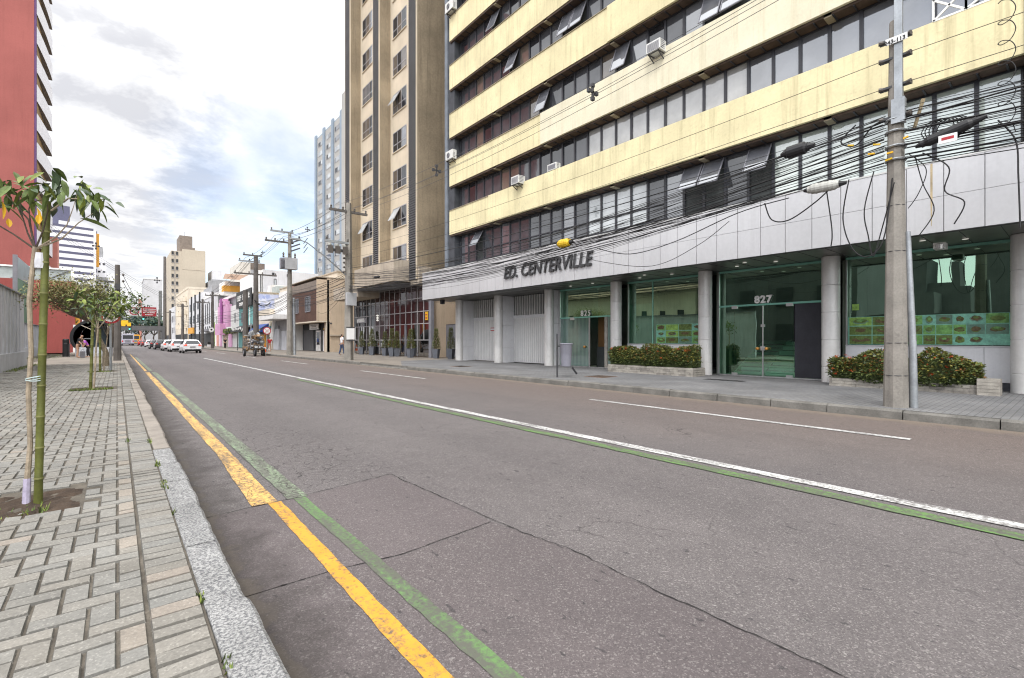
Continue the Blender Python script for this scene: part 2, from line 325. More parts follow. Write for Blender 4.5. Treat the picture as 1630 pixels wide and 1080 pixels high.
# ------------------------------------------------------------------ geometry helpers
WLOC = {}
class MB:
    def __init__(s): s.v = []; s.f = []; s.m = []; s.c = []; s.mats = []; s.usecol = False
    def mi(s, m):
        m = M[m] if isinstance(m, str) else m
        if m not in s.mats: s.mats.append(m)
        return s.mats.index(m)
    def face(s, pts, m, col=None):
        i = len(s.v); s.v += [tuple(p) for p in pts]; s.f.append(tuple(range(i, i+len(pts)))); s.m.append(s.mi(m))
        s.c.append(col or (1,1,1)); return s
    def box(s, x0, x1, y0, y1, z0, z1, m, skip=''):
        if x0 > x1: x0, x1 = x1, x0
        if y0 > y1: y0, y1 = y1, y0
        if z0 > z1: z0, z1 = z1, z0
        i = len(s.v); k = s.mi(m)
        s.v += [(x0,y0,z0),(x1,y0,z0),(x1,y1,z0),(x0,y1,z0),(x0,y0,z1),(x1,y0,z1),(x1,y1,z1),(x0,y1,z1)]
        for f in ((0,3,2,1),(4,5,6,7),(0,1,5,4),(1,2,6,5),(2,3,7,6),(3,0,4,7)):
            s.f.append(tuple(i+a for a in f)); s.m.append(k); s.c.append((1,1,1))
        return s
    def obox(s, c, hx, hy, hz, m, rot=None):
        """box with half sizes about centre c, rotated by a 3x3"""
        rot = rot or Matrix.Identity(3); c = Vector(c); i = len(s.v); k = s.mi(m)
        for z in (-hz,hz):
            for x, y in ((-hx,-hy),(hx,-hy),(hx,hy),(-hx,hy)): s.v.append(tuple(c + rot @ Vector((x,y,z))))
        for f in ((0,3,2,1),(4,5,6,7),(0,1,5,4),(1,2,6,5),(2,3,7,6),(3,0,4,7)):
            s.f.append(tuple(i+a for a in f)); s.m.append(k); s.c.append((1,1,1))
        return s
    def bar(s, a, b, w, h, m):
        a, b = Vector(a), Vector(b); d = (b-a); L = d.length; d.normalize()
        up = Vector((0,0,1)) if abs(d.z) < .95 else Vector((1,0,0))
        x = d.cross(up).normalized(); z = x.cross(d)
        return s.obox((a+b)/2, w/2, L/2, h/2, m, Matrix((x,d,z)).transposed())
    def tube(s, pts, r, m, n=6, caps=True):
        pts = [Vector(p) for p in pts]; k = s.mi(m); rings = []
        rs = r if isinstance(r, (list,tuple)) else [r]*len(pts)
        ref = None
        for i, p in enumerate(pts):
            d = (pts[min(i+1,len(pts)-1)] - pts[max(i-1,0)]).normalized()
            if ref is None: ref = d.cross(Vector((0,0,1)) if abs(d.z) < .9 else Vector((1,0,0))).normalized()
            ref = (ref - d*ref.dot(d)).normalized(); b = d.cross(ref)
            i0 = len(s.v); rings.append(i0)
            for j in range(n):
                a = 2*math.pi*j/n; s.v.append(tuple(p + ref*(rs[i]*math.cos(a)) + b*(rs[i]*math.sin(a))))
        for q in range(len(rings)-1):
            for j in range(n):
                a, b_ = rings[q], rings[q+1]
                s.f.append((a+j, a+(j+1)%n, b_+(j+1)%n, b_+j)); s.m.append(k); s.c.append((1,1,1))
        if caps:
            s.f.append(tuple(rings[0]+j for j in reversed(range(n)))); s.m.append(k); s.c.append((1,1,1))
            s.f.append(tuple(rings[-1]+j for j in range(n))); s.m.append(k); s.c.append((1,1,1))
        return s
    def cyl(s, x, y, z0, z1, r, m, n=16, r1=None):
        return s.tube([(x,y,z0),(x,y,z1)], [r, r if r1 is None else r1], m, n)
    def lathe(s, c, prof, m, n=20, ax='z'):
        """profile [(radius, height)] turned about the z axis at c"""
        pts = [(c[0], c[1], c[2]+h) for _, h in prof]
        return s.tube(pts, [max(r,1e-4) for r, _ in prof], m, n)
    def prism(s, poly, z0, z1, m, mt=None):
        n = len(poly)
        s.face([(x,y,z1) for x,y in poly], mt or m); s.face([(x,y,z0) for x,y in reversed(poly)], m)
        for i in range(n):
            a, b = poly[i], poly[(i+1)%n]; s.face([(*a,z0),(*b,z0),(*b,z1),(*a,z1)], m)
        return s
    def build(s, name, parent=None, smooth=False, loc=None, bevel=0):
        me = bpy.data.meshes.new(name)
        if parent is not None: L = Vector(WLOC.get(parent.name, (0,0,0)))
        elif loc is not None: L = Vector(loc)
        else:
            xs, ys, zs = zip(*s.v); L = Vector(((min(xs)+max(xs))/2, (min(ys)+max(ys))/2, min(zs)))
        me.from_pydata([tuple(Vector(v)-L) for v in s.v], [], s.f)
        for m in s.mats: me.materials.append(m)
        me.polygons.foreach_set('material_index', s.m)
        if s.usecol:
            at = me.color_attributes.new('Col', 'FLOAT_COLOR', 'CORNER'); buf = []
            for f, c in zip(s.f, s.c): buf += [c[0],c[1],c[2],1.0]*len(f)
            at.data.foreach_set('color', buf)
        if smooth:
            me.polygons.foreach_set('use_smooth', [True]*len(s.f))
        me.update()
        o = bpy.data.objects.new(name, me); COL.objects.link(o)
        if parent is not None: o.parent = parent; WLOC[o.name] = tuple(L)
        else: o.location = L; WLOC[o.name] = tuple(L)
        if smooth:
            try:
                md = o.modifiers.new('edges', 'EDGE_SPLIT'); md.split_angle = R(40)
            except Exception: pass
        if bevel:
            b = o.modifiers.new('bevel', 'BEVEL'); b.width = bevel; b.segments = 2; b.limit_method = 'ANGLE'
        return o
def tag(o, label, cat, group=None, kind=None):
    o['label'] = label; o['category'] = cat
    if group: o['group'] = group
    if kind: o['kind'] = kind
    return o
def thing(name, label, cat, loc=(0,0,0), group=None):
    o = bpy.data.objects.new(name, None); COL.objects.link(o); o.location = loc; o.empty_display_size = .3
    WLOC[o.name] = tuple(loc); return tag(o, label, cat, group)
def struct(o, kind='structure'): o['kind'] = kind; return o
def copy_tree(src, loc, rz=0, label=None, scale=1, matswap=None):
    r = src.copy(); COL.objects.link(r); r.location = loc; r.rotation_euler = (0,0,rz); r.scale = (scale,)*3
    if label: r['label'] = label
    def rec(a, b):
        for ch in [c for c in COL.objects if c.parent == a]:
            c = ch.copy(); COL.objects.link(c); c.parent = b
            if matswap and c.type == 'MESH' and any(sl.material and sl.material.name in matswap for sl in c.material_slots):
                c.data = c.data.copy()
                for i, mm in enumerate(c.data.materials):
                    if mm and mm.name in matswap: c.data.materials[i] = M[matswap[mm.name]]
            rec(ch, c)
    rec(src, r); return r
def text(name, body, loc, size, m, parent=None, rot=(R(90),0,R(-90)), extrude=.02, shear=0, bold=0, spacing=1, align='LEFT', sx=1):
    cu = bpy.data.curves.new(name, 'FONT'); cu.body = body; cu.size = size; cu.extrude = extrude; cu.shear = shear; cu.offset = bold
    cu.space_character = spacing; cu.align_x = align; cu.materials.append(M[m])
    o = bpy.data.objects.new(name, cu); COL.objects.link(o); o.rotation_euler = rot; o.scale = (sx,1,1)
    if parent is not None:
        o.parent = parent; L = WLOC.get(parent.name,(0,0,0)); o.location = Vector(loc)-Vector(L)
    else: o.location = loc
    bpy.context.view_layer.update()
    me = bpy.data.meshes.new_from_object(o.evaluated_get(bpy.context.evaluated_depsgraph_get()))
    q = bpy.data.objects.new('text', me); COL.objects.link(q); q.parent = o.parent; q.location = o.location; q.rotation_euler = o.rotation_euler; q.scale = o.scale
    bpy.data.objects.remove(o); q.name = name
    return q
def sagline(p0, p1, sag, n=18, wob=0):
    p0, p1 = Vector(p0), Vector(p1); out = []; ph = rnd(0,6); d = (p1-p0).length
    for i in range(n+1):
        t = i/n; p = p0.lerp(p1, t); e = 4*t*(1-t)
        p.z -= sag*e; p.z += wob*e*math.sin(t*d*.9+ph); p.x += wob*e*math.cos(t*d*.7+ph)
        out.append(p)
    return out

# ------------------------------------------------------------------ camera, sky, sun
cam = bpy.data.cameras.new('camera'); cam.lens = 760*36/1630; cam.sensor_width = 36; cam.shift_y = 2/1630
cam.clip_end = 4000; cam.clip_start = .05
co = bpy.data.objects.new('camera', cam); COL.objects.link(co); co.location = (0,0,1.4); co.rotation_euler = (R(90),0,-YAW)
scene.camera = co

SUN_AZ, SUN_EL = R(232), R(52)    # azimuth from +Y clockwise; behind the camera to the left
sd = Vector((math.sin(SUN_AZ)*math.cos(SUN_EL), math.cos(SUN_AZ)*math.cos(SUN_EL), math.sin(SUN_EL)))
sun = bpy.data.lights.new('sun', 'SUN'); sun.energy = 1.5; sun.angle = R(10); sun.color = (1,.955,.89)
so = bpy.data.objects.new('sun', sun); COL.objects.link(so); so.location = sd*80
so.rotation_euler = sd.to_track_quat('Z','Y').to_euler()

w = bpy.data.worlds.new('World'); scene.world = w; w.use_nodes = True
nt = w.node_tree; nt.nodes.clear(); h = N(nt)
out = nt.nodes.new('ShaderNodeOutputWorld')
sky = h.n('ShaderNodeTexSky', sky_type='NISHITA'); sky.sun_disc = False
sky.sun_elevation = SUN_EL; sky.sun_rotation = SUN_AZ; sky.altitude = 900; sky.air_density = 1; sky.dust_density = 1.5
bg1 = h.n('ShaderNodeBackground'); h.lk(sky.outputs[0], bg1.inputs[0]); bg1.inputs[1].default_value = .22
tc = h.n('ShaderNodeTexCoord'); D = tc.outputs['Generated']
dx, dy, dz = h.sep(D)[:3]
den = h.math('ADD', h.math('MAXIMUM', dz, 0.0), .16)
cb = h.n('ShaderNodeCombineXYZ'); h.lk(h.math('DIVIDE', dx, den), cb.inputs[0]); h.lk(h.math('DIVIDE', dy, den), cb.inputs[1])
P = cb.outputs[0]
n1 = h.noise(P, .75, 7, .58, .4); n2 = h.noise(P, 2.6, 6, .62, .2)
def dot(vec):
    nd = h.n('ShaderNodeVectorMath', operation='DOT_PRODUCT'); h.lk(D, nd.inputs[0]); nd.inputs[1].default_value = Vector(vec).normalized()
    return nd.outputs['Value']
def dirv(az, el): return (math.sin(R(az))*math.cos(R(el)), math.cos(R(az))*math.cos(R(el)), math.sin(R(el)))
# clear patch low over the street end, a thinner one behind the viewer
wob = h.math('MULTIPLY', h.math('SUBTRACT', n1, .5), .10)
wob = h.math('ADD', wob, h.math('MULTIPLY', h.math('SUBTRACT', n2, .5), .05))
hole = h.mr(h.math('ADD', dot(dirv(17, 11.5)), wob), .963, .996, 0, 1, True)
hole2 = h.mr(h.math('ADD', dot(dirv(255, 30)), wob), .80, .97, 0, .8, True)
hole = h.math('MAXIMUM', hole, hole2)
cover = h.math('SUBTRACT', 1.0, h.math('MULTIPLY', hole, h.mr(n2, .36, .66, .85, .30)))
# cloud tone: white with grey bellies
grey = h.math('MULTIPLY', h.mr(h.math('ADD', dot(dirv(-3, 17)), h.math('MULTIPLY', wob, .8)), .970, .994, 0, 1, True), h.mr(n2, .38, .56))
tone = h.mix(h.mr(n1, .46, .74), (1.36,1.36,1.36), (1.08,1.085,1.10))
tone = h.mix(h.math('MULTIPLY', grey, .80), tone, (.64,.65,.71))
tone = h.mix(h.mr(dz, 0, .22, .5, 0), tone, (1.0,1.01,1.02))
# thin cloud is brighter overhead and round the hidden sun
sdn = h.mr(dot(sd), -.15, 1.0, 0, 1); sdn = h.math('POWER', sdn, 2.0)
up = h.mr(dz, .45, 1.0, 0, 1, True)
gain = h.math('ADD', h.math('ADD', 1.0, h.math('MULTIPLY', sdn, 2.05)), h.math('MULTIPLY', up, .8))
bg2 = h.n('ShaderNodeBackground'); h.lk(tone, bg2.inputs[0]); h.lk(gain, bg2.inputs[1])
ms = h.n('ShaderNodeMixShader'); h.lk(cover, ms.inputs[0]); h.lk(bg1.outputs[0], ms.inputs[1]); h.lk(bg2.outputs[0], ms.inputs[2])
h.lk(ms.outputs[0], out.inputs[0])
scene.view_settings.view_transform = 'Standard'; scene.view_settings.look = 'None'; scene.view_settings.exposure = 0
scene.render.engine = 'CYCLES'
cy = scene.cycles; cy.use_denoising = True; cy.max_bounces = 7; cy.diffuse_bounces = 3; cy.glossy_bounces = 4; cy.transparent_max_bounces = 10; cy.transmission_bounces = 4
cy.filter_width = 1.15; cy.caustics_reflective = False; cy.caustics_refractive = False; cy.sample_clamp_indirect = 6

# ------------------------------------------------------------------ ground, road, pavements
mb = MB(); mb.face([(-900,-600,-.06),(900,-600,-.06),(900,1800,-.06),(-900,1800,-.06)], 'ground_earth')
struct(mb.build('ground', loc=(0,0,0)))
mb = MB(); mb.face([(.42,-60,0),(10.7,-60,0),(10.7,420,0),(.42,420,0)], 'asphalt'); struct(mb.build('road', loc=(0,0,0)))
def wavy(xa, xb, y0, y1, z, m, step=.25, ja=.006, jb=.006, fa=None, fb=None):
    """strip along the street with slightly uneven edges"""
    mb = MB(); n = max(1, int((y1-y0)/step)); pa = pb = None
    for i in range(n+1):
        y = y0+(y1-y0)*i/n
        a = (fa(y) if fa else xa)+rnd(-ja, ja); b = (fb(y) if fb else xb)+rnd(-jb, jb)
        if pa: mb.face([(pa[0],pa[1],z),(pb[0],pb[1],z),(b,y,z),(a,y,z)], m)
        pa, pb = (a,y), (b,y)
    return mb
mb = MB()  # resurfaced trench, two pours
def patch(poly, m):
    mb = MB(); mb.face([(x,y,.004) for x,y in poly], m); return mb
struct(patch([(.46,2.93),(1.0,2.93),(1.45,2.86),(2.22,2.94),(2.235,3.5),(2.20,4.3),(2.20,4.64),(1.8,4.58),(1.30,4.50),(.8,4.44),(.46,4.42)], 'asphalt_patch').build('road_patch', loc=(0,0,.004)))
struct(patch([(.46,-6),(2.36,-6),(2.33,.5),(2.315,1.6),(2.335,2.2),(2.27,2.6),(2.22,2.925),(1.45,2.845),(1.0,2.915),(.46,2.915)], 'asphalt_patch_dark').build('road_patch', loc=(0,0,.004)))
def crackline(pts, w, name='road_crack'):
    mb = MB(); P = []
    for (x0,y0),(x1,y1) in zip(pts, pts[1:]):
        n = max(1,int(math.hypot(x1-x0,y1-y0)/.05))
        for i in range(n): P.append((x0+(x1-x0)*i/n+rnd(-.008,.008), y0+(y1-y0)*i/n+rnd(-.008,.008)))
    P.append(pts[-1]); prev = None
    for i, (x,y) in enumerate(P):
        d = Vector((P[min(i+1,len(P)-1)][0]-P[max(i-1,0)][0], P[min(i+1,len(P)-1)][1]-P[max(i-1,0)][1])).normalized()
        ww = w*rnd(.25,1.25); a = (x-d.y*ww, y+d.x*ww, .0075); b = (x+d.y*ww, y-d.x*ww, .0075)
        if prev: mb.face([prev[0],prev[1],b,a], 'crack')
        prev = (a,b)
    return struct(mb.build(name, loc=(0,0,.0075)))
crackline([(2.36,-3),(2.33,.5),(2.315,1.6),(2.335,2.2),(2.27,2.6),(2.235,3.5),(2.20,4.3),(2.20,4.64)], .0052)
crackline([(.9,4.46),(1.30,4.5),(1.8,4.58),(2.20,4.64)], .006)
crackline([(.72,2.925),(1.0,2.92),(1.45,2.855),(2.22,2.93)], .0035)
crackline([(.55,4.42),(.7,4.44),(.9,4.46)], .006)

# painted lines: the kerb-side yellow pair was repainted on the new trench only
struct(wavy(.985,1.085,-6,4.46,.0085,'paint_yellow',.12,.004,.004, lambda y:.985-.012*math.sin(y*.9), lambda y:1.085-.012*math.sin(y*.9)).build('road_marking', loc=(0,0,.0085)))
struct(wavy(0,0,4.47,26,.0085,'paint_yellow_old',.12,.006,.005, lambda y:.935-(max(0,1-abs(y-4.47)/2.0))**.7*.065, lambda y:1.08+.01*math.sin(y)).build('road_marking', loc=(0,0,.0085)))
struct(wavy(.955,1.05,27,60,.0085,'paint_yellow_old',.5).build('road_marking', loc=(0,0,.0085)))
struct(wavy(1.195,1.292,-6,4.46,.0085,'paint_green',.12,.006,.006).build('road_marking', loc=(0,0,.0085)))
struct(wavy(1.155,1.315,4.47,26,.0085,'paint_green_old',.15,.006,.006).build('road_marking', loc=(0,0,.0085)))
struct(wavy(1.11,1.25,27,50,.0085,'paint_green_old',.5).build('road_marking', loc=(0,0,.0085)))
struct(wavy(5.14,5.30,-40,44,.0085,'paint_white',.2,.008,.008).build('road_marking', loc=(0,0,.0085)))
struct(wavy(4.86,5.03,-40,18,.0085,'paint_green_line',.2,.012,.012).build('road_marking', loc=(0,0,.0085)))
for k in range(-2, 9):
    y0 = 1.6+13.75*k
    struct(wavy(8.53,8.67,y0,y0+5.9,.0085,'paint_white',.25,.006,.006).build('road_marking', loc=(0,0,.0085)))

# herringbone pavers on the near pavement, one bevelled block each
def paver_block(mb, x0, x1, y0, y1, z, col, g=.0034, ch=.006):
    z += rnd(-.0035,.003); tx, ty = rnd(-.0026,.0026), rnd(-.0026,.0026)
    a, b, c, d = x0+g, x1-g, y0+g, y1-g
    o = [(a,c),(b,c),(b,d),(a,d)]; i = [(a+ch,c+ch),(b-ch,c+ch),(b-ch,d-ch),(a+ch,d-ch)]
    zt = [z-tx-ty, z+tx-ty, z+tx+ty, z-tx+ty]
    mb.face([(p[0],p[1],zz) for p,zz in zip(i,zt)], 'paver', col)
    for k in range(4):
        q = (k+1)%4
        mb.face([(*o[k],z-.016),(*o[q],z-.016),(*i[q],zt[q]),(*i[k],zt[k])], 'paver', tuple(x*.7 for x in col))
def pcol(x=0):
    b = rnd(.89,1.08); t = rnd(-.005,.005)
    c = [.205*b+t, .197*b, .180*b-t]
    if random.random() < .02: c = [.245*b,.215*b,.185*b]
    return tuple(c)
HOLES = [(-.92,-.21,4.82,5.52), (-.95,-.05,15.9,17.0), (-.95,-.05,24.8,25.9)]
mb = MB(); mb.usecol = True; S = .103; XL = .105
for j in range(-14, 330):
    for i in range(-34, 0):
        k = (i-j) % 4; x = XL+i*S; y = j*S
        if any(a-.03 < x < b-.05 and c-.03 < y < d-.05 for a,b,c,d in HOLES): continue
        if k == 0:
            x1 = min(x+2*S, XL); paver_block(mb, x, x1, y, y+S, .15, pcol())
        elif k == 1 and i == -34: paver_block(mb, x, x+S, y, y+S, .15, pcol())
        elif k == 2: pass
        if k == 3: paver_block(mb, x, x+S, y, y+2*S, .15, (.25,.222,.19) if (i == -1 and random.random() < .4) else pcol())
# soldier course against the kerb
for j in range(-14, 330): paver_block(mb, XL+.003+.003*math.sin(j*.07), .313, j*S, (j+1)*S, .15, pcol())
struct(mb.build('sidewalk', loc=(0,0,0)))
mb = MB()  # bedding under the joints
mb.box(-8, .318, -8, 60, -.05, .1385, 'joint_dust'); struct(mb.build('sidewalk_bed', loc=(0,0,0)))
mb = MB(); mb.box(-3.6, .305, 34.0, 400, -.05, .15, 'sidewalk_far'); struct(mb.build('sidewalk_far_end', loc=(0,0,0)))
# near kerb stones
mb = MB(); y = -4.0; rr = random.Random(3)
while y < 140:
    L = rr.uniform(.75,1.15); gran = y < 6.2
    if y > 30: L *= 4
    n = 14 if y < 14 else 3; x0 = .318+rr.uniform(-.006,.006); x1 = .492+rr.uniform(-.012,.012); prev = None
    m = 'kerb_granite' if gran and y+L < 7.4 else 'kerb_concrete'
    zt = .152+rr.uniform(-.006,.006)
    for q in range(n+1):
        yy = y+.006+(L-.012)*q/n; jx = (.55*(jx if q else 0)+rr.uniform(-.004,.004)) if y < 14 else 0; jz = rr.uniform(-.004,.004)
        prof = [(x0,-.02),(x0,zt-.006),(x0+.005,zt),(x1-.02+jx,zt+jz*.4),(x1-.002+jx,zt-.018),(x1+.014+jx,-.02)]
        ring = [(px,yy,pz) for px,pz in prof]
        if prev:
            for t in range(5): mb.face([prev[t],ring[t],ring[t+1],prev[t+1]], m)
        else: mb.face(list(reversed(ring)), m)
        prev = ring
    mb.face(prev, m); y += L
struct(mb.build('kerb', loc=(0,0,0), smooth=False))
# far (right-hand) pavement and kerb
mb = MB(); mb.face([(10.77,-60,.16),(16.8,-60,.165),(16.8,21.5,.165),(10.77,21.5,.16)], 'sidewalk_grey')
mb.face([(10.77,21.5,.16),(16.8,21.5,.165),(16.8,26.5,.165),(13.2,26.5,.16)], 'sidewalk_grey'); mb.face([(10.772,-60,-.02),(10.772,-60,.16),(10.772,21.5,.16),(10.772,21.5,-.02)][::-1], 'kerb_right')
struct(mb.build('sidewalk', loc=(0,0,0)))
mb = MB(); mb.face([(10.77,21.5,.155),(13.2,26.5,.155),(23,26.5,.158),(23,300,.158),(10.77,300,.155)], 'sidewalk_far')
mb.face([(10.772,21.5,-.02),(10.772,21.5,.155),(10.772,300,.155),(10.772,300,-.02)][::-1], 'kerb_right'); mb.face([(16.8,26.5,.158),(23,26.5,.158),(23,21.5,.158),(16.8,21.5,.158)], 'sidewalk_far')
struct(mb.build('sidewalk', loc=(0,0,0)))
mb = MB(); y = -30.0
while y < 150:
    L = rr.uniform(.95,1.35) * (3 if y > 40 else 1)
    drop = 1.0
    if 1.0 - 2.6 < y < -.2: drop = .30
    if 20.2 < y < 26.2: drop = .35
    if 46 < y < 50: drop = .5
    z = (.165+rr.uniform(-.012,.008))*drop; x0 = 10.62+rr.uniform(-.012,.012)
    prof = [(x0,-.02),(x0+.012,z-.03),(x0+.045,z),(x0+.16,z),(x0+.16,-.02)]
    a = [(px,y+.008,pz) for px,pz in prof]; b = [(px,y+L-.008,pz) for px,pz in prof]
    for t in range(4): mb.face([b[t],b[t+1],a[t+1],a[t]], 'kerb_right')
    mb.face(a, 'kerb_right'); mb.face(list(reversed(b)), 'kerb_right'); y += L
struct(mb.build('kerb', loc=(0,0,0)))
# soil squares for the street trees
for a,b,c,d in HOLES:
    mb = MB(); n = 12; g = [[(a+(b-a)*i/n, c+(d-c)*j/n, .142+rnd(-.012,.02) if 0<i<n and 0<j<n else .135) for j in range(n+1)] for i in range(n+1)]
    for i in range(n):
        for j in range(n): mb.face([g[i][j],g[i+1][j],g[i+1][j+1],g[i][j+1]], 'soil')
    struct(mb.build('soil', loc=(0,0,0), smooth=True))
def grass(cx, cy, rx, ry, n, z=.14, hgt=.07):
    mb = MB()
    for _ in range(n):
        x = cx+rnd(-rx,rx); y = cy+rnd(-ry,ry); a = rnd(0,6.3); hh = hgt*rnd(.4,1.2); wd = .006+hh*.05
        lx, ly = math.cos(a)*hh*.5, math.sin(a)*hh*.5
        mb.face([(x-wd*math.sin(a),y+wd*math.cos(a),z),(x+wd*math.sin(a),y-wd*math.cos(a),z),(x+lx,y+ly,z+hh)], random.choice(['grass','grass','leaf_light']))
    return mb
def grass_obj(*a, **k):
    o = grass(*a, **k).build('grass', loc=(a[0],a[1],.14)); o['kind'] = 'stuff'; return o
for cx, cy, rx, ry, n in ((.315,5.1,.02,.16,40),(.312,6.0,.02,.12,36),(.31,7.4,.02,.14,36),(.315,4.2,.015,.05,16),(.105,7.6,.02,.1,24),(.318,2.75,.012,.05,14),(.325,2.1,.012,.06,14)):
    grass_obj(cx,cy,rx,ry,n,hgt=.042)
grass_obj(-.5,15.98,.42,.12,420); grass_obj(-.5,24.9,.4,.1,200); grass_obj(-3.3,31,.22,4,900); grass_obj(-4.3,52,1.2,7,900)
grass_obj(-.6,5.0,.25,.15,30,hgt=.04); grass_obj(-.46,4.9,.06,.04,24,hgt=.05)
# drain cover by the near kerb, manhole lids and a grate on the far pavement
def lid(name, label, cat, x0,x1,y0,y1,z,m):
    mb = MB(); mb.box(x0,x1,y0,y1,z-.02,z+.006,m)
    nb = 7
    for i in range(nb):
        yy = y0+(y1-y0)*(i+.5)/nb; mb.box(x0+.04,x1-.04,yy-.012,yy+.012,z+.006,z+.012,'drain_dark')
    return tag(mb.build(name), label, cat)
lid('manhole_cover','rusty square manhole cover on the grey pavement in front of the long hedge','manhole cover',12.3,13.1,10.2,11.0,.163,'rust_cover')
lid('drain_grate','narrow dark drain grate on the pavement in front of the glass doors numbered 827','drain grate',14.3,14.65,6.6,7.8,.164,'drain_dark')
lid('manhole_cover','dark flat cover on the pavement outside the garage doors','manhole cover',12.2,12.9,18.6,19.4,.163,'rust_cover')
# old roots of litter
mb = MB(); mb.obox((-.78,4.72,.165),.015,.10,.012,'bark',Matrix.Rotation(1.0,3,'Z')); mb.obox((-.86,4.70,.163),.012,.07,.01,'bark',Matrix.Rotation(.4,3,'Z'))
tag(mb.build('fallen_twig'),'brown fallen twig lying on the pavers in front of the soil square','twig')
# ------------------------------------------------------------------ the office block
CT = thing('office_block', 'long pale yellow office block over a white metal fascia lettered ED. CENTERVILLE', 'office block', (16.5,12,.16))
YB = [24.66,20.75,16.75,12.70,8.75,4.85,.95]      # column lines, spacing 3.95 m
YR = -12.0; YL = 25.6; NF = 8
# structure behind the windows and interior floors
mb = MB(); mb.box(17.6,34,YR,YL,5.45,34,'pier_dark'); mb.box(16.42,17.6,YR,YL-.1,5.44,33.9,'pier_dark')
mb.box(26,34,YR,YL,.1,5.45,'interior_dark'); mb.build('wall', CT)
mb = MB(); mb.box(16.0,16.45,YL-.7,YL-.02,5.45,34,'pier_dark'); mb.box(15.93,16.6,YL,YL+.32,5.2,34.2,'pier_blue')
mb.build('pilaster', CT)
mb = MB(); mb.box(15.78,16.5,-.6,.92,5.46,34.05,'granite_dark'); mb.build('pilaster', CT)
# spandrels: floor strips with one fold each
J = [21.2,17.0,12.9,8.75,4.8,.95,.95,.95,.95]
for k in range(NF+1):
    zb, zt = 7.93+3*k, 9.40+3*k
    m = 'cream_render' if k in (1,) else 'yellow_render'
    mb = MB()
    mb.box(15.90,16.40,J[k],25.32,zb,zt,'yellow_render')
    mb.box(15.825,16.40,.93,J[k]-.012,zb-.02,zt+.01,m)
    # right part swings out a little: skewed end
    mb.box(15.80,16.40,YR,-.62,zb,zt,'yellow_render')
    mb.box(15.865,15.90,.93,25.30,zt,zt+.03,'beam')
    mb.build('spandrel', CT)
    # underside: dark lining with pale beams at the column lines
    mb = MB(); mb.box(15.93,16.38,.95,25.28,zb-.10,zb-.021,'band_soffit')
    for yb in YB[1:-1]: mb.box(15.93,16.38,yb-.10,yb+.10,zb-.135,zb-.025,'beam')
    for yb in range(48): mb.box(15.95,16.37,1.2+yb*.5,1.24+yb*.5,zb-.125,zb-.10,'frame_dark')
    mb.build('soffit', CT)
# windows: 31 per floor, individually for the nearest hundred, the remainder as one part
WP = .79; rr = random.Random(11)
def win_geo(fr, pn, y, z0, z1, style, pm, tilt=0):
    y0, y1 = y-WP/2, y+WP/2; x = 16.33; t = .045
    fr.box(x,x+.1,y0,y0+t,z0,z1,'frame_dark'); fr.box(x,x+.1,y1-t,y1,z0,z1,'frame_dark')
    fr.box(x,x+.1,y0+t,y1-t,z1-t,z1,'frame_dark'); fr.box(x,x+.1,y0+t,y1-t,z0,z0+t,'frame_dark')
    if style == 'bars':
        for f in (.27,.52):
            zz = z0+(z1-z0)*f; fr.box(x-.005,x+.09,y0+t,y1-t,zz-.025,zz+.025,'frame_dark')
    ya, yb, za, zb = y0+t, y1-t, z0+t, z1-t
    if tilt:
        zb2 = zb; za2 = zb-(zb-za)*(.95 if z0 > 6 else .45); xo = x-(zb-za2)*math.sin(tilt)
        zl = zb-(zb-za2)*math.cos(tilt)
        pn.face([(xo,yb,zl),(xo,ya,zl),(x,ya,zb2),(x,yb,zb2)], pm)
        for yy in (ya,yb): fr.bar((x,yy,zb2),(xo,yy,zl),.035,.035,'frame_grey')
        fr.bar((xo,ya,zl),(xo,yb,zl),.035,.035,'frame_grey')
        pn.face([(x+.08,yb,za),(x+.08,ya,za),(x+.08,ya,zb),(x+.08,yb,zb)], 'interior_dark')
    else:
        dx = rr.uniform(-.006,.006)
        pn.face([(x+.05+dx,yb,za),(x+.05-dx,ya,za),(x+.05-dx,ya,zb),(x+.05+dx,yb,zb)], pm)
allw = []
for k in range(NF+1):
    z0 = 5.47 if k == 0 else 9.43+3*(k-1); z1 = 7.82+3*k
    for i in range(30):
        y = .98+WP*(i+.5)
        allw.append((k, i, y, z0, z1))
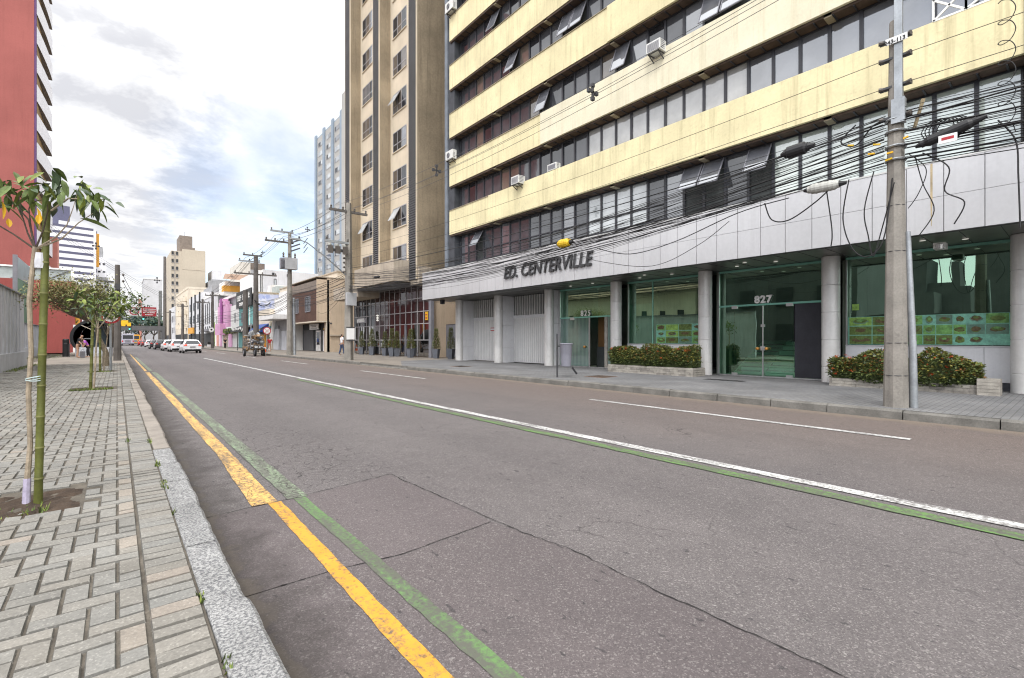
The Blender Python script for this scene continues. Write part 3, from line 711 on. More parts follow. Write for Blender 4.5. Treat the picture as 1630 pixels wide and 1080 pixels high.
# rank by image size: nearest first among those in frame
def inview(k, y):
    d = y*.7705+16.3*.637; zmax = 1.4+542*d/760
    return (5.45 if k == 0 else 9.4+3*(k-1)) < zmax
vis = sorted([q for q in allw if inview(q[0],q[2])], key=lambda q: q[2]+q[0]*1.5)
own = set((q[0],q[1]) for q in vis[:100])
restf, restp = MB(), MB()
for k, i, y, z0, z1 in allw:
    u = rr.random()
    if k == 0:
        if i < 8: pm = 'pane_mint'
        elif 13 <= i < 17: pm = 'pane_pale' if u < .7 else 'pane_blind'
        else: pm = rr.choice(['pane_smoke','pane_grey','pane_dark','pane_smoke'])
    elif k == 1:
        pm = 'pane_grey' if i < 8 else ('pane_blind' if i < 17 and u < .75 else rr.choice(['pane_smoke','pane_dark','pane_curtain','pane_smoke']))
    else: pm = rr.choice(['pane_grey','pane_smoke','pane_dark','pane_grey','pane_pale'] if k == 2 and i < 15 else ['pane_smoke','pane_dark','pane_dark','pane_smoke','pane_curtain'])
    style = 'bars' if k == 0 and i > 11 else ''
    tilt = 0
    if (k,i) in ((0,7),(0,9),(0,10),(0,27),(2,14),(2,9),(2,8),(3,17),(3,18),(3,23),(2,20),(4,25)): tilt = R(22 if k else 30); pm = 'pane_grey'
    if (k,i) in own:
        fr, pn = MB(), MB(); win_geo(fr, pn, y, z0, z1, style, pm, tilt)
        fo = fr.build('window', CT); pn.build('pane', fo)
    else:
        win_geo(restf, restf, y, z0, z1, style, pm, tilt)
o = restf.build('window', CT); o['kind'] = 'stuff'; o['label'] = 'dark framed windows of the upper floors'
# fascia of metal sheets over the pavement
XF = 14.3; ZS = 3.84; ZF = 5.44
mb = MB()
mb.box(XF+.03,XF+.25,YR,25.85,ZS+.005,ZF-.02,'joint_dark')
mb.box(XF+.2,16.4,YR,25.85,ZF-.12,ZF-.02,'roof_metal'); mb.box(XF+.02,16.4,25.80,25.86,ZS,ZF,'fascia_metal')
mb.build('fascia_core', CT)
mb = MB(); y = 25.84; g = .007; i = 0
while y > YR:
    y1 = y-.66; dx = rr.uniform(-.004,.004)
    rows = [(ZS,ZF)] if y > 13.4 else [(ZS,4.645),(4.645,ZF)]
    for za, zb in rows:
        mb.box(XF+dx,XF+.03+dx,y1+g,y-g,za+g*.6,zb-g*.6,'fascia_metal')
    if y > 10:   # ribbed sheets on the far half
        for q in range(3): mb.box(XF+dx-.003,XF+dx,y1+.1+q*.2,y1+.112+q*.2,ZS+.02,ZF-.02,'slat_grey')
    y = y1
mb.build('fascia_panel', CT)
mb = MB(); mb.box(XF-.005,XF-.004,2.27,2.31,4.66,ZF-.02,'rust_run'); mb.face([(XF-.0055,2.31,4.66),(XF-.0055,2.27,4.66),(XF-.0055,2.285,4.0),(XF-.0055,2.295,4.0)][::-1],'rust_run'); mb.build('rust_stain', CT)
mb = MB(); mb.box(XF-.01,XF+.06,YR,25.85,ZF-.008,ZF+.03,'slat_grey'); mb.build('coping', CT)
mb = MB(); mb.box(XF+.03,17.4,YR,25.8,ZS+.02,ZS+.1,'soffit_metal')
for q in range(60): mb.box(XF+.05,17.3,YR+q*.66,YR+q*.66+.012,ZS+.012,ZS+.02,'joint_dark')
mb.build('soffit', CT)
for yy in (1.9,3.1,6.2,7.4,9.8,11.2,13.6,14.9,2.6,6.9,10.6):
    mb = MB(); xx = 15.2 if yy in (2.6,6.9,10.6) else 15.75
    mb.lathe((xx,yy,ZS-.002),[(.001,0),(.075,0),(.09,.004),(.09,.02)],'chrome',14); mb.lathe((xx,yy,ZS-.006),[(.001,0),(.062,.001),(.062,.005)],'lamp_disc',14)
    mb.build('recessed_lamp', CT)
text('lettering','ED. CENTERVILLE',(XF-.05,17.85,4.34),.80,'lettering',CT,extrude=.03,shear=.22,bold=.012,spacing=1.04,sx=.85)
# columns sheathed in metal
for yc in YB+[-3.0]:
    mb = MB(); zc = [.16,.62,1.42,2.22,3.02,3.86]; r = .235
    for a, b in zip(zc, zc[1:]):
        mb.lathe((16.2,yc,0),[(r-.012,a),(r,a+.012),(r,b-.012),(r-.012,b)],'column_metal',28)
    mb.build('column', CT, smooth=True)
# ground-floor glass line
XG = 16.7
def rail(mb, y0, y1, z, m='glass_edge', t=.03): mb.box(XG-.03,XG+.03,y0,y1,z-t,z+t,m)
def glass(name, y0, y1, z0, z1, m='shop_glass', parent=CT, x=XG):
    g_ = MB(); g_.face([(x,y1,z0),(x,y0,z0),(x,y0,z1),(x,y1,z1)], m); return g_.build(name, parent)
# garage bays
for yb0, yb1 in ((20.75,24.66),(16.75,20.75)):
    mb = MB(); mb.box(17.2,17.26,yb0+.2,yb1-.05,.18,2.62,'white_garage')
    for q in range(int((yb1-yb0-.3)/.16)): mb.box(17.185,17.2,yb0+.22+q*.16,yb0+.232+q*.16,.22,2.58,'slat_grey')
    mb.box(17.14,17.28,yb0+.18,yb1-.03,2.62,2.78,'white_panel'); mb.build('garage_door', CT)
    mb = MB(); mb.box(17.26,17.3,yb0+.1,yb1,2.78,3.86,'interior_dark')
    for q in range(int((yb1-yb0-.3)/.2)): mb.box(17.14,17.22,yb0+.24+q*.2,yb0+.33+q*.2,2.78,3.84,'slat_grey')
    mb.build('louver', CT)
for yb in (24.66,20.75,16.75):
    mb = MB()
    for a, b in ((.16,1.0),(1.0,1.42),(1.42,2.22),(2.22,3.02),(3.02,3.85)):
        for xa, xb in ((16.2,16.62),(16.62,17.2)): mb.box(xa+.004,xb-.004,yb-.16,yb+.16,a+.004,b-.004,'white_panel')
    mb.build('jamb', CT)
mb = MB(); mb.box(17.12,17.18,22.3,22.7,1.95,2.15,'sign_red'); mb.box(17.11,17.12,22.32,22.68,2.0,2.1,'sign_white'); mb.build('warning_plate', CT)
mb = MB(); mb.box(17.0,17.14,21.15,21.5,2.86,2.92,'board_black'); mb.lathe((17.05,21.3,2.92),[(.07,0),(.07,.1),(.03,.13)],'beacon',10); mb.build('warning_beacon', CT)
# entrance 825
mb = MB(); rail(mb,12.9,16.5,2.47); mb.box(XG-.03,XG+.03,16.47,16.53,.16,3.84,'chrome'); mb.box(XG-.03,XG+.03,12.9,16.5,3.78,3.85,'glass_edge')
mb.box(XG-.04,XG+.04,12.9,16.5,.16,.19,'chrome'); mb.build('entrance_frame', CT)
glass('transom_pane',12.9,16.5,2.5,3.78)
o = glass('glass_door',14.62,16.47,.2,2.44,'frosted_glass')
mb = MB(); mb.lathe((XG-.07,14.85,1.1),[(.001,-.06),(.06,-.04),(.07,0),(.06,.04),(.001,.06)],'brass',12); mb.build('door_knob', o, True)
mb = MB(); mb.box(XG-.03,XG+.02,14.58,14.63,.19,2.44,'chrome'); mb.build('door_stile', o)
mb = MB(); mb.box(XG-.04,XG+.03,15.55,15.8,2.36,2.48,'chrome'); mb.build('door_hinge', o)
glass('side_pane',12.92,13.55,.2,2.44,'frosted_glass')
mb = MB(); mb.box(XG-.02,XG+.16,13.56,13.72,.18,2.46,'stone_brick'); mb.box(17.3,17.36,13.72,14.6,.16,3.8,'interior_brown'); mb.box(16.9,17.25,13.78,13.9,.16,1.15,'white_panel'); mb.box(17.2,17.30,13.9,14.6,.16,1.1,'interior_dark'); mb.build('doorway', CT)
text('number_plate','825',(XG-.06,15.1,2.53),.36,'number_white',CT,extrude=.01,bold=.004,spacing=1.2)
# window bay between 825 and 827
def shopwindow(y0, y1, split, sill=1.26, posters=True, posY=None):
    mb = MB(); yy = y1
    while yy > y0+.05:
        ya = max(y0, yy-.98); mb.box(XG-.05,XG+.02,ya+.005,yy-.005,.36,sill-.03,'white_panel'); yy = ya
    mb.box(XG-.02,XG+.1,y0,y1,.16,.36,'pier_dark'); mb.box(XG-.07,XG+.1,y0,y1,sill-.03,sill,'fascia_metal'); mb.build('parapet', CT)
    mb = MB(); mb.box(XG-.03,XG+.03,y0,y1,3.78,3.85,'glass_edge'); mb.box(XG-.02,XG+.02,split-.02,split+.02,sill,3.78,'glass_edge'); mb.box(XG-.02,XG+.02,y1-.04,y1,sill,3.78,'chrome'); mb.build('window_frame', CT)
    glass('display_pane', y0, split-.02, sill, 3.78); glass('display_pane', split+.02, y1-.04, sill, 3.78)
    mb = MB(); mb.box(18.9,19.0,y0-.4,y1+.4,.16,3.84,'interior_dark'); mb.box(XG+.05,18.9,y0-.2,y1+.2,.16,.3,'interior_dark'); mb.box(XG+.06,18.9,y1+.02,y1+.1,.3,3.8,'interior_wall'); mb.build('back_wall', CT)
def posterstrip(y0, y1, z0, z1, seed):
    r_ = random.Random(seed); mb = MB(); x = XG-.006
    mb.face([(x,y1,z0),(x,y0,z0),(x,y0,z1),(x,y1,z1)], 'poster_mint'); yy = y1-.02
    while yy > y0+.1:
        wdt = r_.choice([.26,.34,.42,.56]); ya = max(y0+.01, yy-wdt); rows = r_.choice([2,3,3,3])
        zh = (z1-z0)/rows
        for q in range(rows):
            za, zb = z0+q*zh+.012, z0+(q+1)*zh-.012
            m = r_.choice(['poster_green','poster_mint','poster_olive','poster_lime','poster_grey','poster_mint','poster_green'])
            mb.face([(x-.002,yy-.01,za),(x-.002,ya+.01,za),(x-.002,ya+.01,zb),(x-.002,yy-.01,zb)], m)
            if r_.random() < .82:   # a dish: plate, food, garnish
                cy_, cz = (yy+ya)/2, (za+zb)/2; ry, rz = (yy-ya)*r_.uniform(.30,.44), zh*r_.uniform(.24,.38)
                for t, (mm, sc, dz) in enumerate(((r_.choice(['poster_grey','poster_olive','poster_brown']),1,0),(r_.choice(['poster_olive','poster_brown']),.82,.01),(r_.choice(['poster_brown','poster_green','poster_olive']),.45,.03))):
                    pts = [(x-.003-.001*t, cy_+ry*sc*math.cos(-a)*r_.uniform(.8,1.1), cz+dz+rz*sc*math.sin(-a)*r_.uniform(.75,1.1)) for a in [2*math.pi*e/14 for e in range(14)]]
                    mb.face(list(reversed(pts)), mm)
        yy = ya
    o = mb.build('poster', CT); o['label'] = 'strip of green food photographs stuck inside the shop window'
shopwindow(9.0,12.46,11.25); posterstrip(9.0,11.1,1.28,2.03,5)
shopwindow(1.2,4.61,3.6); posterstrip(1.2,4.55,1.28,2.08,9)
shopwindow(-2.8,.7,-1)
glass('side_pane',11.3,12.4,1.28,2.9,'frosted_glass',CT,XG+.012)
mb = MB(); mb.box(XG-.012,XG-.006,4.28,4.45,2.28,2.46,'poster_lime'); mb.build('sticker', CT)
# entrance 827
mb = MB(); rail(mb,5.09,8.5,2.60); mb.box(XG-.03,XG+.03,5.09,8.5,3.78,3.85,'glass_edge'); mb.box(XG-.04,XG+.04,8.47,8.53,.165,3.84,'chrome'); mb.box(XG-.04,XG+.04,5.09,8.5,.165,.20,'chrome'); mb.build('entrance_frame', CT)
glass('transom_pane',5.09,8.47,2.63,3.78); glass('side_pane',7.95,8.47,.2,2.57)
for a, b, kn in ((6.985,7.94,7.12),(6.03,6.965,6.83)):
    o = glass('glass_door',a,b,.21,2.56)
    mb = MB(); mb.lathe((XG-.08,kn,1.12),[(.001,-.055),(.05,-.04),(.065,0),(.05,.04),(.001,.055)],'brass',12); mb.build('door_knob', o, True)
    mb = MB(); e = 6.975; s_ = 1 if a > 6.9 else -1
    mb.box(XG-.02,XG+.02,e+s_*.002,e+s_*.02,.21,2.56,'chrome'); mb.box(XG-.035,XG+.03,e+s_*.001,e+s_*.07,1.06,1.2,'chrome'); mb.box(XG-.035,XG+.03,e+s_*.001,e+s_*.06,1.85,1.93,'chrome')
    hy = b-.12 if s_ > 0 else a+.02; mb.box(XG-.035,XG+.03,hy,hy+.2,2.5,2.6,'chrome'); mb.box(XG-.035,XG+.03,hy,hy+.2,.2,.27,'chrome'); mb.build('door_fitting', o)
mb = MB(); mb.box(XG-.01,XG+.03,5.1,6.0,.21,2.56,'board_black'); mb.build('panel', CT)
text('number_plate','827',(XG-.06,7.22,2.66),.33,'number_white',CT,extrude=.02,bold=.014,spacing=1.15)
# lobby behind 827: stairs and a sloping ramp
mb = MB()
for q in range(7): mb.box(17.3+q*.3,21,5.9,7.15,.16+q*.17,.16+(q+1)*.17,'interior_tile'); 
for q in range(7): mb.box(17.285+q*.3,17.3+q*.3,5.9,7.15,.16+q*.17,.185+q*.17,'interior_wall')
mb.build('stairs', CT)
mb = MB(); mb.face([(17.3,8.3,.2),(17.3,7.25,.2),(19.9,7.25,1.4),(19.9,8.3,1.4)], 'interior_tile')
for q in range(9):
    t = (q+.5)/9; xx = 17.3+2.6*t; zz = .2+1.2*t; mb.box(xx,xx+.12,7.4,8.2,zz+.03,zz+.055,'interior_dark')
mb.build('ramp', CT)
mb = MB(); mb.box(XG+.05,25,YR,16.6,.10,.163,'interior_tile'); mb.build('floor', CT)
mb = MB(); mb.box(21.2,21.3,4.9,8.6,.16,3.84,'interior_dark'); mb.box(XG+.06,21,8.56,8.62,.16,3.84,'interior_wall'); mb.box(XG+.06,21,4.95,5.0,.16,3.84,'interior_wall')
mb.box(18.2,18.3,12.8,16.6,.16,3.84,'interior_wall'); mb.box(XG+.6,18.2,16.58,16.62,.16,3.84,'interior_wall'); mb.build('back_wall', CT)
# white steel lattice guarding the last second-floor window
mb = MB()
for y0, y1 in ((1.0,1.9),(1.9,2.5)):
    for a, b in (((y0,9.42),(y1,9.42)),((y0,9.95),(y1,9.95)),((y0,9.42),(y1,9.95)),((y0,9.95),(y1,9.42)),((y0,9.42),(y0,9.95)),((y1,9.42),(y1,9.95))):
        mb.bar((15.84,a[0],a[1]),(15.84,b[0],b[1]),.045,.045,'number_white')
mb.build('lattice', CT)
mb = MB(); mb.box(15.3,15.62,2.2,2.42,3.62,3.76,'number_white'); mb.lathe((15.3,2.3,3.66),[(.07,-.06),(.08,.05)],'chrome',10); mb.build('security_camera', CT)
mb = MB(); mb.box(14.8,15.0,24.4,24.6,3.55,3.82,'board_black'); mb.build('security_camera', CT)

# air conditioners hung on the front
def ac_unit(label, y, z, wd=.62, hh=.42, dp=.5, x=15.75, fan=False):
    t = thing('air_conditioner', label, 'air conditioner', (x,y,z), 'air conditioners on the office block')
    mb = MB(); mb.box(x-dp/2,x+dp/2,y-wd/2,y+wd/2,z,z+hh,'ac_white'); mb.build('casing', t, bevel=.015)
    mb = MB(); xf = x-dp/2-.006
    if fan:
        for rr_ in (.16,.11,.06): mb.tube([(xf,y+.08+rr_*math.cos(a),z+hh/2+rr_*math.sin(a)) for a in [i*math.pi/8 for i in range(17)]],.008,'steel_dark',4)
        mb.face([(xf+.002,y+.08+.17*math.cos(-a),z+hh/2+.17*math.sin(-a)) for a in [i*math.pi/8 for i in range(16)]][::-1],'frame_grey')
    else:
        for i in range(7): mb.box(xf,xf+.01,y-wd/2+.05,y+wd/2-.05,z+.05+i*(hh-.1)/7,z+.05+i*(hh-.1)/7+.022,'frame_grey')
    ys = y-wd/2-.006
    for i in range(5): mb.box(x-dp/2+.06,x+dp/2-.12,ys,ys+.008,z+.06+i*.07,z+.085+i*.07,'frame_grey')
    mb.build('grille', t)
    mb = MB()
    for yy in (y-wd*.35,y+wd*.35): mb.bar((x+.3,yy,z-.28),(x-dp/2,yy,z-.015),.03,.03,'steel_dark'); mb.bar((x+.3,yy,z-.015),(x-dp/2,yy,z-.015),.03,.03,'steel_dark')
    mb.bar((x-dp/2+.05,y-wd*.38,z-.015),(x-dp/2+.05,y+wd*.38,z-.015),.03,.03,'steel_dark'); mb.build('bracket', t)
ac_unit('white window air conditioner sticking out above the lowest yellow band near its left end', 18.5, 9.3,.6,.4,.45,15.7)
ac_unit('small white air conditioner set flush right of the protruding box above the lowest band', 16.2, 9.44, .6,.32,.3,15.98)
ac_unit('large white air conditioner on the third row of windows beside the open dark sash', 10.4, 12.2,.60,.40,.42,15.65)
ac_unit('white air conditioner condenser with round fan at the left end of the second yellow band', 24.9, 12.42,.8,.55,.3,15.75,True)
ac_unit('white condenser high at the top left corner of the office block', 24.9, 21.5,.85,.6,.32,15.75,True)
ac_unit('white air conditioner at the top edge of the picture over the fourth band', 15.0, 18.45,.8,.45,.5,15.7)

# ------------------------------------------------------------------ brown apartment tower
TW = thing('apartment_tower', 'tall brown and cream apartment tower with dark louvred fins above a glazed lobby', 'apartment tower', (20,37,.16))
TF, TC = 16.2, 17.2; FY = [30.1,36.3,42.5]; TH = 46
mb = MB(); mb.box(17.25,34,30.1,43.72,5.6,TH,'tower_brown'); mb.box(20.5,34,26.2,30.1,.16,TH-6,'tower_brown'); mb.build('wall', TW)
for fy in FY:
    mb = MB()
    mb.box(TF+.04,17.26,fy,fy+1.25,5.7,TH+.5,'tower_brown')
    mb.box(TF-.01,TF+.06,fy-.005,fy+.10,5.7,TH+.5,'tower_cream'); mb.box(TF-.01,TF+.06,fy+1.16,fy+1.27,5.7,TH+.5,'tower_cream')
    mb.build('fin', TW)
for fy in FY:
    mb = MB(); mb.box(TF+.03,TF+.05,fy+.1,fy+1.16,5.7,TH,'louver_back')
    n = int((TH-5.8)/.17)
    for q in range(n): mb.box(TF-.03,TF+.03,fy+.1,fy+1.16,5.75+q*.17,5.75+q*.17+.085,'louver')
    mb.build('louver', TW)
for bi, fy in enumerate(FY):
    if bi == 2: break
    mb = MB(); y0, y1 = fy+1.27, fy+6.2-.0
    mb.box(TC-.02,TC+.06,y0,y1,5.7,TH+.2,'tower_cream'); mb.build('render_panel', TW)
    for q in range(12):
        z0 = 7.3+q*3.06; z1 = z0+1.55; wy0, wy1 = y0+2.15, y0+4.40
        # windows sit on the half of each bay away from the viewer
        fr = MB(); x = TC-.05
        for a in (wy0,wy1): fr.box(x,x+.03,a-.03,a+.03,z0,z1,'frame_light')
        for z in (z0,z1,z0+.55): fr.box(x,x+.03,wy0,wy1,z-.03,z+.03,'frame_light')
        for a in (1/3,2/3): fr.box(x,x+.03,wy0+(wy1-wy0)*a-.025,wy0+(wy1-wy0)*a+.025,z0,z1,'frame_light')
        fr.box(x-.05,x+.03,wy0-.08,wy1+.08,z0-.09,z0-.03,'tower_cream')
        op = (bi,q) in ((0,1),(1,1),(0,4),(1,8))
        if op:
            zl = z1-.55; fr.face([(x-.5,wy1-.1,zl-.45),(x-.5,wy1-1.2,zl-.45),(x,wy1-1.2,z1-.05),(x,wy1-.1,z1-.05)],'pane_pale')
            fr.bar((x-.5,wy1-.1,zl-.45),(x,wy1-.1,z1-.05),.04,.04,'frame_light'); fr.bar((x-.5,wy1-1.2,zl-.45),(x,wy1-1.2,z1-.05),.04,.04,'frame_light')
        fo = fr.build('window', TW)
        pn = MB()
        for a in range(3):
            ya, yb = wy0+(wy1-wy0)*a/3, wy0+(wy1-wy0)*(a+1)/3
            pn.face([(x+.012,yb,z0),(x+.012,ya,z0),(x+.012,ya,z1),(x+.012,yb,z1)], rr.choice(['pane_dark','pane_dark','pane_grey','pane_curtain']))
        pn.build('pane', fo)
# concrete canopies over the lobby
mb = MB(); mb.box(15.0,17.3,31.2,38.4,5.62,7.12,'concrete_canopy'); mb.box(15.25,17.3,31.5,38.2,5.5,5.62,'soffit_metal'); mb.build('canopy', TW)
mb = MB(); mb.box(15.3,17.3,38.42,44.2,5.0,6.05,'concrete_canopy'); mb.build('canopy', TW)
mb = MB(); mb.box(16.3,17.3,29.9,31.18,5.35,6.6,'concrete_canopy'); mb.build('canopy', TW)
# glazed lobby: five rows of panes in light mullions
zr = [.2,1.42,2.62,3.52,4.5,5.5]; ys_ = [29.9+.94*i for i in range(16)]
mb = MB()
for z in zr[1:]: mb.box(TC-.04,TC+.04,29.9,44.0,z-.03,z+.03,'frame_light')
for y in ys_: mb.box(TC-.045,TC+.035,y-.03,y+.03,(1.42 if int(round((y-29.9)/.94))%3==1 else .2),5.5,'frame_light')
mb.box(TC-.12,TC+.12,29.6,29.95,.16,5.6,'frame_grey'); mb.box(TC-.06,TC+.06,33.55,33.78,.16,2.62,'frame_grey'); mb.box(TC-.06,TC+.06,42.6,42.8,.16,2.62,'frame_grey')
mb.build('lobby_frame', TW)
k = 0
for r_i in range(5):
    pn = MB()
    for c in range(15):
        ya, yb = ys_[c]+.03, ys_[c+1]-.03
        if r_i >= 2: m_ = 'pane_red_reflection' if c < 10 else 'pane_dark'
        else: m_ = 'lobby_glass' if (r_i == 0) else ('pane_red_reflection' if 4 < c < 9 else 'lobby_glass')
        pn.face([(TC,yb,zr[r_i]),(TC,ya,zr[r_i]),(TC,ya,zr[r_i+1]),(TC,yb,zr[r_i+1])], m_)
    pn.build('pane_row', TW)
mb = MB(); mb.box(17.3,21.5,29.9,44,.1,.165,'interior_brown'); mb.box(21,21.1,29.9,44,.16,5.6,'interior_dark'); mb.box(17.3,21,44,44.1,.16,5.6,'interior_wall')
for y in (33,37,41): mb.box(19,20.2,y,y+1.2,.16,1.0,'interior_brown')
mb.build('lobby', TW)
mb = MB(); mb.box(TC-.07,TC-.04,41.2,43.3,3.0-.05,3.4,'frame_grey'); mb.build('sign_board', TW)
mb = MB(); r_ = random.Random(4); y = 43.2
for q in range(7):   # white capitals too small to read
    mb.box(TC-.09,TC-.07,y-.06,y,3.03,3.37,'number_white')
    for z in r_.sample([3.03,3.17,3.31],2): mb.box(TC-.09,TC-.07,y-.20,y-.06,z,z+.06,'number_white')
    if r_.random() < .6: mb.box(TC-.09,TC-.07,y-.22,y-.16,3.05,3.35,'number_white')
    y -= .26
mb.build('lettering', TW)
mb = MB(); mb.box(TC-.09,TC-.05,30.15,30.5,2.85,3.45,'sign_yellow'); mb.box(TC-.10,TC-.09,30.2,30.45,2.95,3.05,'sign_red'); mb.box(TC-.10,TC-.09,30.2,30.45,3.2,3.28,'sign_red'); mb.build('sign', TW)
mb = MB()
for q in range(3): mb.lathe((TC-.2,38.4,3.0+q*.2),[(.01,0),(.1,.05),(.1,.12),(.01,.17)],'lamp_disc',10)
mb.build('wall_lamp', TW)
# gate in the gap
mb = MB(); mb.box(18.5,18.56,26.2,29.9,.16,2.55,'pier_dark')
for q in range(24): mb.box(18.46,18.5,26.25+q*.152,26.35+q*.152,.2,2.5,'frame_grey')
tag(mb.build('slatted_gate'),'dark grey slatted gate closing the gap between the tower and the office block','gate')
mb = MB(); mb.box(20.3,20.45,26.0,30.0,.16,6.5,'beige_wall'); mb.box(17.4,20.4,29.93,30.06,.16,5.6,'beige_wall')
tag(mb.build('garden_wall'),'tall beige wall behind the slatted gate','wall')
# ------------------------------------------------------------------ other buildings
def win_row(t, ys, z0, z1, x, wd, pane='pane_dark', frame='frame_light', bars=1, name='window'):
    """windows on a street-facing wall (plane x, looking to -x)"""
    for y in ys:
        fr = MB()
        for a in (y-wd/2,y+wd/2): fr.box(x-.06,x+.02,a-.05,a+.05,z0,z1,frame)
        for z in (z0,z1): fr.box(x-.06,x+.02,y-wd/2,y+wd/2,z-.05,z+.05,frame)
        for q in range(bars): yy = y-wd/2+wd*(q+1)/(bars+1); fr.box(x-.05,x+.02,yy-.03,yy+.03,z0,z1,frame)
        o = fr.build(name, t); p = MB(); p.face([(x-.02,y+wd/2,z0),(x-.02,y-wd/2,z0),(x-.02,y-wd/2,z1),(x-.02,y+wd/2,z1)], pane); p.build('pane', o)
def win_side(t, xs, z0, z1, y, wd, pane='pane_dark', frame='frame_light', bars=1):
    """windows on a wall facing the camera end of the street (plane y, looking to -y)"""
    for x in xs:
        fr = MB()
        for a in (x-wd/2,x+wd/2): fr.box(a-.05,a+.05,y-.06,y+.02,z0,z1,frame)
        for z in (z0,z1): fr.box(x-wd/2,x+wd/2,y-.06,y+.02,z-.05,z+.05,frame)
        for q in range(bars): xx = x-wd/2+wd*(q+1)/(bars+1); fr.box(xx-.03,xx+.03,y-.05,y+.02,z0,z1,frame)
        o = fr.build('window', t); p = MB(); p.face([(x-wd/2,y-.02,z0),(x+wd/2,y-.02,z0),(x+wd/2,y-.02,z1),(x-wd/2,y-.02,z1)], pane); p.build('pane', o)
def part(t, name, m, *boxes):
    mb = MB()
    for b in boxes: mb.box(*b, m)
    return mb.build(name, t)
def building(name, label, cat, loc): return thing(name, label, cat, loc)

# low beige shop with brick front
B = building('corner_shop','low beige shop building with a brown brick upper front and a red door below','shop building',(19,56,.16))
part(B,'wall','beige_wall',(17.0,30,51,62,3.35,7.95),(17.0,30,51,51.9,.16,3.35),(18.2,30,51.9,62,.16,3.35))
part(B,'brick_front','brick_wall',(15.95,17.0,51.12,61.6,3.42,6.75))
part(B,'side_wall','beige_wall',(15.95,17.2,51.0,51.12,3.35,7.75))
part(B,'fascia','brown_block',(15.92,17.05,51.12,61.6,6.75,7.65)); part(B,'sill','cream_wall',(15.9,17.0,50.98,61.6,3.3,3.42)); part(B,'coping','concrete_canopy',(15.88,30,50.95,62,7.95,8.03))
win_row(B,(54.0,58.3),4.5,6.1,15.95,1.7,'pane_dark','frame_grey',2)
part(B,'shop_front','shop_dark',(17.6,17.7,51.9,61.6,.16,3.3)); part(B,'pier','cream_wall',(16.9,17.25,51.0,51.25,.16,3.35))
mb = MB(); mb.box(17.5,17.6,52.2,53.3,.2,2.45,'sign_red'); mb.box(17.49,17.5,52.4,53.1,1.5,1.6,'number_white'); mb.box(17.49,17.5,52.5,52.9,1.9,2.2,'number_white'); mb.build('red_door', B)
mb = MB(); mb.box(17.45,17.6,53.4,53.7,.2,2.45,'number_white'); mb.box(17.5,17.6,54.8,56.3,.2,2.5,'white_wall'); mb.box(17.48,17.5,55.0,56.0,.9,2.3,'pane_dark'); mb.box(17.46,17.48,55.3,55.7,1.2,1.6,'awning_blue'); mb.build('white_door', B)
part(B,'shutter','dark_wall',(17.5,17.6,57.2,60.9,.2,2.6))
mb = MB(); mb.box(17.3,17.42,54.9,58.0,2.62,3.25,'sign_white'); mb.box(17.29,17.3,55.3,57.6,3.06,3.13,'frame_grey'); mb.box(17.29,17.3,55.6,57.2,2.9,2.97,'brown_block'); mb.box(17.29,17.3,55.2,57.5,2.72,2.76,'frame_grey'); mb.build('sign', B)
mb = MB(); mb.box(17.2,17.3,51.5,52.8,2.55,2.72,'sign_yellow'); mb.build('yellow_sign', B)
part(B,'ledge','concrete_canopy',(17.25,22,50.8,51.0,1.85,2.0)); win_side(B,(18.9,),.95,1.8,51.0,1.0,'pane_dark','frame_grey',0)
mb = MB(); mb.box(15.90,15.95,59.3,60.0,3.4,5.6,'cloth_blue'); mb.box(15.8,15.9,59.5,60.3,2.9,4.6,'cloth_blue'); mb.build('hanging_banner', B)
mb = MB(); mb.lathe((17.3,50.7,3.15),[(.02,-.1),(.13,0),(.02,.12)],'board_black',8); mb.box(16.9,17.3,50.75,50.8,3.2,3.25,'board_black'); mb.build('lamp', B)
B = building('cream_hall','long cream rendered block rising behind the brown brick shop front','building',(24,66,.16))
part(B,'wall','cream_wall',(19.0,34,53.6,78,.16,9.05)); part(B,'coping','concrete_canopy',(18.9,34,53.5,78.1,9.05,9.2)); part(B,'annex','cream_wall',(19.6,30,52.1,53.6,.16,8.3))
# white workshop with slanting post
B = building('white_workshop','white low building with a thin projecting canopy carried on a slanting white post','building',(18,66,.16))
part(B,'wall','white_wall',(16.6,19,62,71,.16,7.1)); part(B,'parapet','white_wall',(16.3,16.6,62.1,67.5,4.6,7.6))
part(B,'canopy','white_wall',(14.4,16.6,62.3,70.5,4.0,4.55)); part(B,'gate','fence_grey',(16.35,16.6,62.2,66.4,.16,2.6)); part(B,'gate','fence_grey',(16.3,16.6,67.4,70.5,.16,2.9)); part(B,'recess','grey_wall',(16.5,16.62,62.2,70.6,2.6,4.0))
mb = MB(); mb.bar((15.0,66.8,.1),(15.6,66.9,4.05),.3,.3,'white_wall'); mb.build('slanting_post', B)
part(B,'pier','white_wall',(15.9,16.6,61.7,62.1,.16,3.4)); mb = MB(); mb.box(16.3,16.5,68,68.6,2.9,3.3,'grey_wall'); mb.build('air_conditioner', B)
mb = MB(); mb.tube(sagline((15.8,69.5,3.2),(15.8,71.5,3.1),.4,8),[.1,.3,.45,.4,.45,.4,.3,.2,.1],'teal_wall',8); mb.build('folded_awning', B)
part(B,'roof_tank','salmon',(17,19,63,66,7.1,8.4))
